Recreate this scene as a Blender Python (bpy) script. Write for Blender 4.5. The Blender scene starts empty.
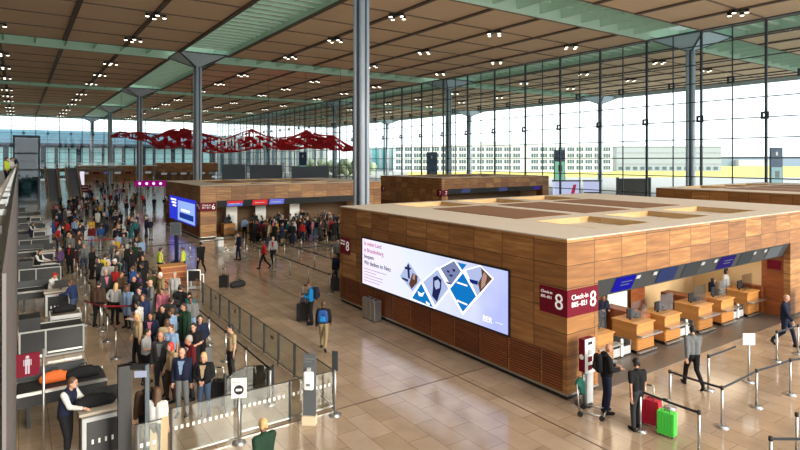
import bpy, bmesh, math, random
from mathutils import Vector, Matrix
R = random.Random(7)
C = bpy.context.scene.collection
PI = math.pi
# ------------------------------------------------------------------ camera model (used to read positions off the photo's ground plane)
F, TH, H0, CX = 558.0, math.radians(34.35), 6.6, 400.0
HOR = 159.5
S, K = math.sin(TH), math.cos(TH)
def world(d, l): return (d*S + l*K, d*K - l*S)
def at_z(px, py, z=0.0):
    d = F*(H0 - z)/(py - HOR); x, y = world(d, (px-CX)/F*d); return Vector((x, y, z))
def at_y(px, py, Y):
    r = (px-CX)/F; x = Y*(S + K*r)/(K - S*r); d = x*S + Y*K
    return Vector((x, Y, H0 - (py-HOR)*d/F))
def at_x(px, py, X):
    r = (px-CX)/F; y = X*(K - S*r)/(S + K*r); d = X*S + y*K
    return Vector((X, y, H0 - (py-HOR)*d/F))
def at_d(px, py, d):
    x, y = world(d, (px-CX)/F*d); return Vector((x, y, H0 - (py-HOR)*d/F))
def facing(code):
    if isinstance(code, (int, float)): return code
    v = {'cam': (-S, -K), 'away': (S, K), 'right': (K, -S), 'left': (-K, S)}
    dx = dy = 0
    for c in code.split('+'): dx += v[c][0]; dy += v[c][1]
    return math.atan2(-dx, dy)
ORD = 'first second third fourth fifth sixth seventh eighth ninth tenth eleventh twelfth thirteenth fourteenth fifteenth sixteenth seventeenth eighteenth nineteenth twentieth'.split()
# ------------------------------------------------------------------ materials
MATS = {}
def srgb(r, g, b):
    f = lambda c: (c/255/12.92) if c <= 10 else ((c/255+.055)/1.055)**2.4
    return (f(r), f(g), f(b), 1)
def mat(name, col, rough=.6, metal=0.0, emit=None, es=0.0, noise=0.0, nscale=6.0, spec=.5, alpha=1):
    if name in MATS: return MATS[name]
    m = bpy.data.materials.new(name); m.use_nodes = True; MATS[name] = m
    nt = m.node_tree; b = nt.nodes['Principled BSDF']
    b.inputs['Base Color'].default_value = col
    b.inputs['Roughness'].default_value = rough; b.inputs['Metallic'].default_value = metal
    b.inputs['Specular IOR Level'].default_value = spec
    if emit: b.inputs['Emission Color'].default_value = emit; b.inputs['Emission Strength'].default_value = es
    if noise:
        tc = nt.nodes.new('ShaderNodeTexCoord'); n = nt.nodes.new('ShaderNodeTexNoise')
        n.inputs['Scale'].default_value = nscale; n.inputs['Detail'].default_value = 4
        nt.links.new(tc.outputs['Object'], n.inputs['Vector'])
        mx = nt.nodes.new('ShaderNodeMix'); mx.data_type = 'RGBA'
        nt.links.new(n.outputs['Fac'], mx.inputs[0])
        mx.inputs[6].default_value = tuple(c*(1-noise) for c in col[:3]) + (1,)
        mx.inputs[7].default_value = tuple(min(1, c*(1+noise)) for c in col[:3]) + (1,)
        nt.links.new(mx.outputs[2], b.inputs['Base Color'])
    return m
def emis(name, col, s):
    if name in MATS: return MATS[name]
    m = bpy.data.materials.new(name); m.use_nodes = True; MATS[name] = m
    nt = m.node_tree; nt.nodes.clear()
    e = nt.nodes.new('ShaderNodeEmission'); o = nt.nodes.new('ShaderNodeOutputMaterial')
    e.inputs[0].default_value = col; e.inputs[1].default_value = s
    nt.links.new(e.outputs[0], o.inputs[0]); return m
def glass(name, tint, refl=.05, rough=0.0):
    if name in MATS: return MATS[name]
    m = bpy.data.materials.new(name); m.use_nodes = True; MATS[name] = m
    nt = m.node_tree; nt.nodes.clear(); N = nt.nodes.new
    t = N('ShaderNodeBsdfTransparent'); t.inputs[0].default_value = tint
    g = N('ShaderNodeBsdfGlossy'); g.inputs['Roughness'].default_value = rough
    lw = N('ShaderNodeLayerWeight'); lw.inputs[0].default_value = .12
    ma = N('ShaderNodeMath'); ma.operation = 'MULTIPLY_ADD'; ma.inputs[1].default_value = .5; ma.inputs[2].default_value = refl
    mx = N('ShaderNodeMixShader'); o = N('ShaderNodeOutputMaterial')
    nt.links.new(lw.outputs['Fresnel'], ma.inputs[0]); nt.links.new(ma.outputs[0], mx.inputs[0])
    nt.links.new(t.outputs[0], mx.inputs[1]); nt.links.new(g.outputs[0], mx.inputs[2]); nt.links.new(mx.outputs[0], o.inputs[0])
    return m
class NB:                                   # tiny node helper
    def __init__(s, m): s.nt = m.node_tree
    def n(s, t, **kw):
        x = s.nt.nodes.new(t)
        for k, v in kw.items(): setattr(x, k, v)
        return x
    def math(s, op, a, b=None, c=None):
        x = s.n('ShaderNodeMath', operation=op)
        for i, v in enumerate((a, b, c)):
            if v is None: continue
            if isinstance(v, (int, float)): x.inputs[i].default_value = v
            else: s.nt.links.new(v, x.inputs[i])
        return x.outputs[0]
    def comb(s, x, y, z):
        c = s.n('ShaderNodeCombineXYZ')
        for i, v in enumerate((x, y, z)):
            if isinstance(v, (int, float)): c.inputs[i].default_value = v
            else: s.nt.links.new(v, c.inputs[i])
        return c.outputs[0]
def wood(name, dark, mid, light, pw=1.29, ph=.62, off=0.0, joint=True, rough=.45):
    if name in MATS: return MATS[name]
    m = bpy.data.materials.new(name); m.use_nodes = True; MATS[name] = m
    q = NB(m); L = q.nt.links.new; b = q.nt.nodes['Principled BSDF']
    tc = q.n('ShaderNodeTexCoord'); sp = q.n('ShaderNodeSeparateXYZ'); L(tc.outputs['Object'], sp.inputs[0])
    u = q.math('ADD', q.math('ADD', sp.outputs[0], sp.outputs[1]), off); v = q.math('ADD', sp.outputs[2], .05)
    iu = q.math('FLOOR', q.math('DIVIDE', u, pw)); iv = q.math('FLOOR', q.math('DIVIDE', v, ph))
    wn = q.n('ShaderNodeTexWhiteNoise', noise_dimensions='3D'); L(q.comb(iu, iv, 3.0), wn.inputs['Vector'])
    nz = q.n('ShaderNodeTexNoise'); nz.inputs['Scale'].default_value = 1; nz.inputs['Detail'].default_value = 5
    L(q.comb(q.math('MULTIPLY', u, .9), q.math('MULTIPLY', v, 9.0), q.math('MULTIPLY', wn.outputs['Value'], 31)), nz.inputs['Vector'])
    f = q.math('ADD', q.math('MULTIPLY', wn.outputs['Value'], .26), q.math('MULTIPLY', nz.outputs['Fac'], .66))
    cr = q.n('ShaderNodeValToRGB'); L(f, cr.inputs[0])
    cr.color_ramp.elements[0].position = .2; cr.color_ramp.elements[0].color = dark
    cr.color_ramp.elements[1].position = .8; cr.color_ramp.elements[1].color = light
    e = cr.color_ramp.elements.new(.52); e.color = mid
    out = cr.outputs[0]
    if joint:
        fu = q.math('FRACT', q.math('DIVIDE', u, pw)); fv = q.math('FRACT', q.math('DIVIDE', v, ph))
        j = q.math('MAXIMUM', q.math('LESS_THAN', fu, .02), q.math('LESS_THAN', fv, .034))
        mx = q.n('ShaderNodeMix', data_type='RGBA'); L(q.math('MULTIPLY', j, .85), mx.inputs[0]); L(out, mx.inputs[6])
        mx.inputs[7].default_value = (.02, .012, .006, 1); out = mx.outputs[2]
    L(out, b.inputs['Base Color']); b.inputs['Roughness'].default_value = rough
    return m
def floor_mat():
    m = bpy.data.materials.new('stone_floor'); m.use_nodes = True
    q = NB(m); L = q.nt.links.new; b = q.nt.nodes['Principled BSDF']
    tc = q.n('ShaderNodeTexCoord'); br = q.n('ShaderNodeTexBrick')
    mp = q.n('ShaderNodeMapping'); mp.inputs['Rotation'].default_value = (0, 0, PI/2); L(tc.outputs['Object'], mp.inputs[0])
    L(mp.outputs[0], br.inputs['Vector'])
    br.inputs['Scale'].default_value = 1; br.inputs['Brick Width'].default_value = 1.25; br.inputs['Row Height'].default_value = .625
    br.inputs['Mortar Size'].default_value = .008; br.inputs['Bias'].default_value = 0
    br.inputs['Color1'].default_value = srgb(172, 152, 131); br.inputs['Color2'].default_value = srgb(157, 136, 113)
    br.inputs['Mortar'].default_value = srgb(128, 104, 80)
    nz = q.n('ShaderNodeTexNoise'); nz.inputs['Scale'].default_value = 1.3; nz.inputs['Detail'].default_value = 6; L(tc.outputs['Object'], nz.inputs['Vector'])
    mx = q.n('ShaderNodeMix', data_type='RGBA', blend_type='MULTIPLY'); mx.inputs[0].default_value = .5
    cr = q.n('ShaderNodeValToRGB'); L(nz.outputs['Fac'], cr.inputs[0])
    cr.color_ramp.elements[0].position = .3; cr.color_ramp.elements[0].color = (.62, .58, .56, 1)
    cr.color_ramp.elements[1].position = .7; cr.color_ramp.elements[1].color = (1.1, 1.08, 1.05, 1)
    L(br.outputs['Color'], mx.inputs[6]); L(cr.outputs[0], mx.inputs[7]); L(mx.outputs[2], b.inputs['Base Color'])
    b.inputs['Roughness'].default_value = .15; b.inputs['IOR'].default_value = 1.85
    return m
def ceil_mat():
    m = bpy.data.materials.new('ceiling_panels'); m.use_nodes = True
    q = NB(m); L = q.nt.links.new; b = q.nt.nodes['Principled BSDF']
    tc = q.n('ShaderNodeTexCoord'); nz = q.n('ShaderNodeTexNoise'); nz.inputs['Scale'].default_value = 1
    mp = q.n('ShaderNodeMapping'); mp.inputs['Scale'].default_value = (.15, 3, 1); L(tc.outputs['Object'], mp.inputs[0]); L(mp.outputs[0], nz.inputs['Vector'])
    cr = q.n('ShaderNodeValToRGB'); L(nz.outputs['Fac'], cr.inputs[0])
    cr.color_ramp.elements[0].color = srgb(226, 196, 158); cr.color_ramp.elements[1].color = srgb(238, 212, 178)
    L(cr.outputs[0], b.inputs['Base Color']); b.inputs['Roughness'].default_value = .75
    return m
M_FLOOR, M_CEIL = floor_mat(), ceil_mat()
WOOD = wood('walnut_cladding', srgb(100, 60, 30), srgb(152, 104, 57), srgb(206, 159, 96), off=.97)
WOODP = wood('light_oak', srgb(160, 104, 50), srgb(190, 132, 70), srgb(212, 158, 92), joint=False)
WOODR = wood('red_wood', srgb(98, 48, 22), srgb(140, 74, 34), srgb(165, 96, 48), joint=False)
BLACK = mat('black_matte', srgb(22, 22, 24), .6, noise=.2)
DARK = mat('dark_metal', srgb(28, 30, 33), .45, noise=.1)
DGREY = mat('dark_grey_panel', srgb(52, 56, 60), .55, noise=.1)
MGREY = mat('mid_grey', srgb(110, 112, 114), .5, noise=.08)
LGREY = mat('light_grey', srgb(176, 178, 180), .5, noise=.06)
WHITE = mat('white_paint', srgb(232, 232, 230), .5, noise=.03)
STEEL = mat('brushed_steel', srgb(190, 190, 188), .28, .9, noise=.08, nscale=20)
STEELD = mat('steel_frame', srgb(64, 74, 82), .4, .3, noise=.1)
CHROME = mat('chrome', srgb(200, 200, 200), .15, 1.0)
MAROON = mat('maroon_sign', srgb(98, 6, 30), .5, spec=.2, emit=srgb(110, 6, 32), es=.08)
GREEN = mat('green_steel', srgb(184, 206, 186), .55, noise=.08, nscale=2)
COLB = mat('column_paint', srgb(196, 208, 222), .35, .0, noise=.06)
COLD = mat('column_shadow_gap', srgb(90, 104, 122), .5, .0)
ROOFM = mat('pavilion_roof', srgb(190, 178, 164), .8, noise=.06, nscale=3)
LINING = wood('pale_lining', srgb(170, 136, 92), srgb(194, 160, 114), srgb(210, 180, 136), joint=False)
RECESS = mat('recess_wall', srgb(214, 182, 138), .7, noise=.05)
BROWN = mat('roof_brown_panel', srgb(120, 82, 54), .8, noise=.1, nscale=3)
RUBBER = mat('black_rubber', srgb(30, 30, 32), .7, noise=.2)
GL_WALL = glass('facade_glass', (.93, .965, .965, 1), .02)
GL_BAR = glass('barrier_glass', (.93, .95, .93, 1), .04)
GL_DARK = glass('smoked_glass', (.30, .33, .34, 1), .06)
ACRYL = glass('acrylic', (.9, .93, .95, 1), .06, .05)
# ------------------------------------------------------------------ mesh builder
class MB:
    def __init__(s): s.v = []; s.f = []; s.m = []; s.sm = []
    def add(s, vs, fs, mi=0, smooth=False):
        o = len(s.v); s.v += [tuple(v) for v in vs]
        for f in fs: s.f.append(tuple(i+o for i in f)); s.m.append(mi); s.sm.append(smooth)
        return s
    def box(s, x0, x1, y0, y1, z0, z1, mi=0):
        if x0 > x1: x0, x1 = x1, x0
        if y0 > y1: y0, y1 = y1, y0
        if z0 > z1: z0, z1 = z1, z0
        return s.add([(x0,y0,z0),(x1,y0,z0),(x1,y1,z0),(x0,y1,z0),(x0,y0,z1),(x1,y0,z1),(x1,y1,z1),(x0,y1,z1)],
                     [(3,2,1,0),(4,5,6,7),(0,1,5,4),(1,2,6,5),(2,3,7,6),(3,0,4,7)], mi)
    def hexa(s, p, mi=0):                 # eight corner points, bottom four then top four
        return s.add(p, [(3,2,1,0),(4,5,6,7),(0,1,5,4),(1,2,6,5),(2,3,7,6),(3,0,4,7)], mi)
    def bar(s, a, b, w, h, mi=0):
        a, b = Vector(a), Vector(b); d = (b-a).normalized()
        up = Vector((0,0,1)) if abs(d.z) < .95 else Vector((0,1,0))
        x = d.cross(up).normalized()*w/2; y = x.cross(d).normalized()*h/2
        return s.hexa([a-x-y, a+x-y, a+x+y, a-x+y, b-x-y, b+x-y, b+x+y, b-x+y], mi)
    def cyl(s, a, b, r0, r1=None, n=14, mi=0):
        r1 = r0 if r1 is None else r1
        a, b = Vector(a), Vector(b); d = (b-a).normalized()
        up = Vector((0,0,1)) if abs(d.z) < .9 else Vector((1,0,0))
        x = d.cross(up).normalized(); y = d.cross(x).normalized()
        vs = []
        for p, r in ((a, r0), (b, r1)):
            for i in range(n): t = 2*PI*i/n; vs.append(p + x*r*math.cos(t) + y*r*math.sin(t))
        fs = [(i, i+n, (i+1) % n+n, (i+1) % n) for i in range(n)]
        s.add(vs, fs, mi, True)
        o = len(s.v)-2*n
        s.f.append(tuple(range(o, o+n))); s.f.append(tuple(range(o+2*n-1, o+n-1, -1))); s.m += [mi, mi]; s.sm += [False, False]
        return s
    def tube(s, pts, r, n=8, mi=0):
        for a, b in zip(pts, pts[1:]): s.cyl(a, b, r, r, n, mi)
        return s
    def ell(s, c, r, n=12, k=8, mi=0):
        c = Vector(c); r = (r, r, r) if isinstance(r, (int, float)) else r
        vs = [c+Vector((0,0,-r[2]))]
        for j in range(1, k):
            t = -PI/2+PI*j/k
            for i in range(n): a = 2*PI*i/n; vs.append(c+Vector((r[0]*math.cos(t)*math.cos(a), r[1]*math.cos(t)*math.sin(a), r[2]*math.sin(t))))
        vs.append(c+Vector((0,0,r[2]))); fs = [(0, 1+(i+1) % n, 1+i) for i in range(n)]
        for j in range(k-2):
            for i in range(n): a = 1+j*n; fs.append((a+i, a+(i+1) % n, a+n+(i+1) % n, a+n+i))
        a = 1+(k-2)*n; fs += [(a+i, a+(i+1) % n, len(vs)-1) for i in range(n)]
        return s.add(vs, fs, mi, True)
    def cap(s, a, b, ra, rb=None, n=12):
        rb = ra if rb is None else rb
        s.ell(a, ra, n, 8); s.ell(b, rb, n, 8)
        if (Vector(a)-Vector(b)).length > 1e-4: s.cyl(a, b, ra, rb, n)
        return s
    def mesh(s, name):
        me = bpy.data.meshes.new(name); me.from_pydata(s.v, [], s.f); me.update()
        me.polygons.foreach_set('material_index', s.m); me.polygons.foreach_set('use_smooth', s.sm)
        return me
    def build(s, name, mats, parent=None, bevel=0):
        me = s.mesh(name)
        for m in (mats if isinstance(mats, (list, tuple)) else [mats]): me.materials.append(m)
        o = bpy.data.objects.new(name, me); C.objects.link(o)
        if parent: o.parent = parent
        if bevel:
            b = o.modifiers.new('bevel', 'BEVEL'); b.width = bevel; b.segments = 2; b.limit_method = 'ANGLE'
        return o
def tag(o, label=None, cat=None, group=None, kind=None):
    if label: o['label'] = label
    if cat: o['category'] = cat
    if group: o['group'] = group
    if kind: o['kind'] = kind
    return o
def struct(o): o['kind'] = 'structure'; return o
def empty(name, loc=(0,0,0), rz=0):
    o = bpy.data.objects.new(name, None); C.objects.link(o); o.location = loc; o.rotation_euler = (0,0,rz); o.empty_display_size = .2
    return o
def kids(o): return [c for c in ALLKIDS.get(o, [])]
ALLKIDS = {}
def copy_tree(o, parent=None):
    c = o.copy(); C.objects.link(c)
    if parent: c.parent = parent
    for ch in list(o.children): copy_tree(ch, c)
    return c
def text(body, size, loc, rot, m, name='lettering', parent=None, align='LEFT', ext=.004):
    cu = bpy.data.curves.new(name, 'FONT'); cu.body = body; cu.size = size; cu.extrude = ext; cu.align_x = align; cu.align_y = 'CENTER'; cu.resolution_u = 3
    t = bpy.data.objects.new(name, cu); C.objects.link(t)
    dg = bpy.context.evaluated_depsgraph_get()
    me = bpy.data.meshes.new_from_object(t.evaluated_get(dg)); bpy.data.objects.remove(t)
    me.materials.clear(); me.materials.append(m)
    o = bpy.data.objects.new(name, me); C.objects.link(o); o.location = loc; o.rotation_euler = rot
    if parent: o.parent = parent
    return o
ROT_X = (PI/2, 0, -PI/2)      # reads on a face that looks towards -X
ROT_Y = (PI/2, 0, 0)          # reads on a face that looks towards -Y
# ------------------------------------------------------------------ hall shell
ZC = 20.4
AX, AY, G = 20.0, 34.1, 43.75
XW, YW = 60.2, 206.0
struct(MB().box(-14, XW, -12, YW, -.3, 0).build('floor', M_FLOOR))
M_JOINT = mat('floor_joint', srgb(70, 54, 46), .5)
jn = 1
for x in (11.03, 36.03): struct(MB().box(x-.018, x+.018, -12, YW, 0, .004).build('trim_%d' % jn, M_JOINT)); jn += 1
for y in (13.1, 38.1, 63.1): struct(MB().box(-14, XW, y-.018, y+.018, 0, .0045).build('trim_%d' % jn, M_JOINT)); jn += 1
# outside ground
struct(MB().box(XW, 900, -200, 1200, -.4, -.1).box(-500, XW, YW, 1200, -.4, -.1).build('ground', mat('apron_concrete', srgb(150, 150, 148), .9, noise=.12, nscale=.05)))
# ceiling slabs between the trenches
def bands(lo, hi, c0):
    out = []; k = -3; edges = []
    while c0+G*k < hi+40:
        edges.append((c0+G*k-3.125, c0+G*k+3.125)); k += 1
    cur = lo
    for a, b in edges:
        if b <= lo: continue
        if a >= hi: break
        if a > cur: out.append((cur, a))
        cur = max(cur, b)
    if cur < hi: out.append((cur, hi))
    return out
XB = bands(-14, 108.6, AX); YB = bands(-8, 206, AY) ; YB = bands(-8, 212.2, AY)
cm = MB(); xl = MB(); yl = MB()
for x0, x1 in XB:
    for y0, y1 in YB:
        cm.box(x0, x1, y0, y1, ZC, ZC+1.95)
        k = math.ceil((x0-AX-3.125)/6.25-.01)
        while AX+3.125+6.25*k <= x1+.01:
            x = AX+3.125+6.25*k; xl.box(x-.22, x+.22, y0, y1, ZC-.16, ZC-.01); k += 1
        k = math.ceil((y0-AY-3.125)/6.25-.01)
        while AY+3.125+6.25*k <= y1+.01:
            y = AY+3.125+6.25*k; yl.box(x0, x1, y-.09, y+.09, ZC-.09, ZC-.012); k += 1
struct(cm.build('ceiling', M_CEIL))
struct(xl.build('trim_%d' % jn, mat('ceiling_rail', srgb(96, 78, 66), .6, noise=.1))); jn += 1
struct(yl.build('trim_%d' % jn, mat('ceiling_joint', srgb(128, 106, 90), .6, noise=.1))); jn += 1
tr = MB(); ZT = ZC+1.9
X_C = [AX+G*i for i in (0, 1, 2)]; Y_C = [AY+G*j for j in range(-1, 5)]
sky_ = MB()
for x in X_C: sky_.box(x-3.125, x+3.125, -8, 212.2, ZT, ZT+.05)
for y in Y_C[1:]:
    for x0, x1 in XB: sky_.box(x0, x1, y-3.125, y+3.125, ZT, ZT+.05)
struct(sky_.build('added_rooflight', glass('added_rooflight_glass', (.5,.56,.53,1), .04)))  # glazed trench tops are made up, added so daylight brightens the green ribs
def trench(x0, x1, y0, y1, along):
    if along == 'y':
        tr.box(x0, x0+.12, y0, y1, ZC-.02, ZT); tr.box(x1-.12, x1, y0, y1, ZC-.02, ZT)
        y = y0
        while y < y1: tr.box(x0, x1, y-.07, y+.07, ZC+.55, ZT); tr.box(x0, x1, y-.2, y+.2, ZC+.5, ZC+.56, 1); y += 1.5625
    else:
        tr.box(x0, x1, y0, y0+.12, ZC-.02, ZT); tr.box(x0, x1, y1-.12, y1, ZC-.02, ZT)
        x = x0
        while x < x1: tr.box(x-.08, x+.08, y0, y1, ZC+.35, ZT); x += 3.125
        for q in (1.6, 3.125, 4.65): tr.box(x0, x1, y0+q-.05, y0+q+.05, ZC+1.0, ZT)
for x in X_C:
    for y0, y1 in YB: trench(x-3.125, x+3.125, y0, y1, 'y')
for y in Y_C[1:]:
    for x0, x1 in XB: trench(x0, x1, y-3.125, y+3.125, 'x')
struct(tr.build('ceiling_trench_ribs', [GREEN, mat('pale_green_flange', srgb(226, 240, 224), .5)]))
struct(MB().box(108.6, 109.2, -8, 212.2, ZC-.3, ZT+.3).box(-14, 109.2, 212.2, 212.8, ZC-.3, ZT+.3).build('trim_%d' % jn, LGREY)); jn += 1
# columns with their spreading heads
def column(x, y, n):
    m = MB(); r = .5
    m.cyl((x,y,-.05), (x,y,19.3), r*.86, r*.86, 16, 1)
    for a in range(4):
        t = a*PI/2+PI/4+.35; c, s_ = math.cos(t), math.sin(t); p = Vector((x+c*r*.72, y+s_*r*.72, 0))
        m.cyl((p.x, p.y, -.05), (p.x, p.y, 19.3), r*.42, r*.42, 12, 0)
    q = .35; e = 3.1
    b = [(x-q,y-q,19.1),(x+q,y-q,19.1),(x+q,y+q,19.1),(x-q,y+q,19.1)]; t = [(x-e,y-e,ZC+.1),(x+e,y-e,ZC+.1),(x+e,y+e,ZC+.1),(x-e,y+e,ZC+.1)]
    m.hexa(b+t, 2)
    for i in range(4): m.bar(b[i], t[i], .16, .16, 3)
    for i in range(4): m.bar(t[i], t[(i+1) % 4], .14, .14, 3)
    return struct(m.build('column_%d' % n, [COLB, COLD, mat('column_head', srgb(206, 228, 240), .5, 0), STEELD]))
n = 1
for i, js in ((0, range(0, 5)), (1, range(0, 4)), (2, range(0, 4))):
    for j in js: column(AX+G*i, AY+G*j, n); n += 1
# glazed facades
def facade(name, along, pos, a0, a1, step, phase):
    e = .02
    P = (lambda u, w, z: (w, u, z)) if along == 'y' else (lambda u, w, z: (u, w, z))
    def bx(m, u0, u1, w0, w1, z0, z1):
        if along == 'y': m.box(w0, w1, u0, u1, z0, z1)
        else: m.box(u0, u1, w0, w1, z0, z1)
    pm = MB(); bx(pm, a0, a1, pos, pos+.03, 0, ZC)
    root = struct(pm.build(name, GL_WALL))
    k = math.ceil((a0-phase)/step); i = 0; first = {}
    while phase+k*step <= a1:
        u = phase+k*step; major = k % 2 == 0; w = .1 if major else .045
        m = MB(); bx(m, u-w, u+w, pos-.05-(.2 if major else .1), pos-.03, 0, ZC)
        m.build('mullion', STEELD, root)
        b = MB(); z = 10.9 if major else 14.7
        for s0, s1, t0, t1 in ((-.36,.36,-.36,-.17), (-.36,.36,.17,.36), (-.36,-.17,-.17,.17), (.17,.36,-.17,.17)):
            bx(b, u+s0, u+s1, pos-.5, pos-.36, z+t0, z+t1)
        bx(b, u-.05, u+.05, pos-.36, pos-.04, z-.05, z+.05) if not major else None
        b.build('sun_sensor_frame', STEELD, root); k += 1
    z = .75
    while z < ZC:
        m = MB(); bx(m, a0, a1, pos-.15, pos-.05, z-.05, z+.05); m.build('transom', STEELD, root); z += 2.0
    m = MB(); bx(m, a0, a1, pos-.3, pos+.1, ZC-.14, ZC+.02); m.build('head_rail', STEELD, root)
    return root
facade('window_1', 'y', XW, -12, YW, 3.125, AY-3.125)
facade('window_2', 'x', YW, -14, XW, 3.125, AX-3.125)
# plain closed side of the hall beyond the gallery
struct(MB().box(-14.4, -14, -12, YW, -.3, ZC).build('wall_left', mat('hall_side_wall', srgb(120, 110, 100), .8, noise=.1)))
# ------------------------------------------------------------------ gallery and its glass balustrade (left edge)
GZ = 5.0
struct(MB().box(-14, -.14, -3, 100, GZ-.32, GZ).build('floor_gallery', mat('gallery_floor', srgb(150, 140, 128), .35, noise=.08)))
struct(MB().box(-.14, -.06, 3, 100, .0, GZ).build('wall_gallery', mat('gallery_wall_panel', srgb(120, 118, 118), .35, .0, noise=.1)))
struct(MB().box(-.06, -.045, 3, 100, 0, 6.1).build('trim_%d' % jn, mat('gallery_edge_strip', srgb(104, 98, 96), .5))); jn += 1
bal = struct(MB().box(-.12, -.105, 3, 100, GZ, 6.1).build('trim_%d' % jn, GL_BAR)); jn += 1
MB().cyl((-.25, 3, 6.05), (-.25, 100, 6.05), .045).build('handrail', STEEL, bal)
bs = MB()
for k in range(48): bs.box(-.24, -.12, 4+2*k, 4.05+2*k, 5.95, 6.02)
bs.build('handrail_bracket', STEEL, bal)
# ------------------------------------------------------------------ check-in pavilions
def pavilion(name, label, x0, x1, y0, y1, num, y_open, fascia_px=None, screen=None, z1=4.43, opens=(1.5, 14.2), sign_left=True, sign_text='', grille=True, rows=True):
    root = empty(name, ((x0+x1)/2, (y0+y1)/2, 0)); tag(root, label, 'check-in pavilion', 'timber check-in pavilions')
    ox, oy = (x0+x1)/2, (y0+y1)/2
    def B(m, nm, mats, par=root, bevel=0):
        o = m.build(nm, mats, par, bevel)
        if par is root: o.location = (-ox, -oy, 0)
        return o
    xa, xb = x0+opens[0], x0+opens[1]; dep = 4.0; zf0, zf1 = 2.55, 3.13
    w = MB(); zw = z1-.04
    w.box(x0, x0+.25, y0, y1, .12, zw)                         # long left face
    w.box(x0+.25, xa, y0, y0+.25, .12, zw); w.box(xb, x1, y0, y0+.25, .12, zw)
    w.box(xa, xb, y0, y0+.25, zf1, zw)
    w.box(x0+.25, x1, y1-.25, y1, .12, zw); w.box(x1-.25, x1, y0+.25, y1-.25, .12, zw)
    B(w, 'timber_wall', WOOD)
    B(MB().box(x0+.05, xa-.05, y0+.05, y0+.24, 0, .12).box(x0+.05, x0+.24, y0+.24, y1-.05, 0, .12), 'plinth', BLACK); B(MB().box(xb+.05, x1-.05, y0+.05, y0+.24, 0, .12).box(x1-.24, x1-.05, y0+.24, y1-.05, 0, .12), 'plinth', BLACK)
    B(MB().box(x0-.025, x0+.01, y0, y1, .13, .18).box(x0-.025, xa, y0-.025, y0+.01, .13, .18), 'base_rail', STEEL)
    # recess: side returns, back wall, ceiling
    B(MB().box(xa-.06, xa, y0+.25, y0+dep, 0, zf1), 'recess_return', WOODR); B(MB().box(xb, xb+.06, y0+.25, y0+1.1, 0, zf1), 'recess_return', WOODR); B(MB().box(xb, xb+.06, y0+1.1, y0+dep, 0, zf1), 'recess_side', mat('recess_wall', 0) if False else RECESS)
    B(MB().box(xa-.06, xb+.06, y0+dep, y0+dep+.1, 0, zf1), 'recess_back', RECESS if num == '8' else mat('recess_wall_shaded', srgb(104, 80, 56), .7, noise=.15))  # except at number 8, recess shade is put into a darker back wall colour
    B(MB().box(xa, xb, y0+.3, y0+dep, zf1-.02, zf1+.05), 'recess_ceiling', DGREY)
    for k in range(6):
        dl = MB()
        x = xa+(xb-xa)*(k+.5)/6; dl.cyl((x, y0+1.6, zf1-.06), (x, y0+1.6, zf1-.02), .09)
        B(dl, 'downlight', emis('downlight_glow', srgb(255, 226, 180), 4))
    # sloping dark fascia
    B(MB().hexa([(xa,y0+.28,zf0),(xb,y0+.28,zf0),(xb,y0+.42,zf0),(xa,y0+.42,zf0),(xa,y0+.02,zf1),(xb,y0+.02,zf1),(xb,y0+.2,zf1),(xa,y0+.2,zf1)]), 'monitor_fascia', DGREY)
    # roof slab with recesses
    rf = MB(); cols = [(x0+2.65+3.93*k, x0+5.65+3.93*k) for k in range(4)]; cols = [c for c in cols if c[1] < x1-.6]
    L_ = y1-y0; rws = [(y0+1.0, y0+3.55), (y0+L_-3.1, y0+L_-.5)]; mid = (y0+4.35, y0+9.4)
    xs = [x0]+[v for c in cols for v in c]+[x1]; ys = [y0, rws[0][0], rws[0][1], rws[1][0], rws[1][1], y1]
    for i in range(len(xs)-1):
        for j in range(len(ys)-1):
            hole = i % 2 == 1 and j in (1, 3)
            rf.box(xs[i], xs[i+1], ys[j], ys[j+1], z1-.04 if not hole else z1-.24, z1 if not hole else z1-.2)
    B(rf, 'roof', ROOFM)
    for c in cols:
        for r in rws:
            lin = MB()
            lin.box(c[0]+.001, c[1]-.001, r[1]-.04, r[1]-.002, z1-.2, z1+.012); lin.box(c[1]-.04, c[1]-.002, r[0]+.002, r[1]-.04, z1-.2, z1+.012)
            lin.box(c[0]+.001, c[1]-.04, r[0]+.002, r[0]+.04, z1-.2, z1+.004); lin.box(c[0]+.001, c[0]+.04, r[0]+.04, r[1]-.04, z1-.2, z1+.004)
            B(lin, 'skylight_lining', LINING)
    for c in cols: B(MB().box(c[0], c[1], mid[0], mid[1], z1, z1+.02), 'roof_hatch', BROWN)
    # ventilation grilles along the long face
    if grille:
        y = y0+.12; k = 0
        while y < y1-.3:
            ye = min(y0+.9+1.29*k, y1-.08)
            if ye-y > .3:
                g = MB(); g.box(x0-.012, x0, y+.04, ye-.04, .22, 1.18, 1)
                z = .25
                while z < 1.15: g.box(x0-.035, x0-.012, y+.05, ye-.05, z, z+.042, 0); z += .075
                B(g, 'vent_grille', [WOODR, BLACK])
            y = ye; k += 1
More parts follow.
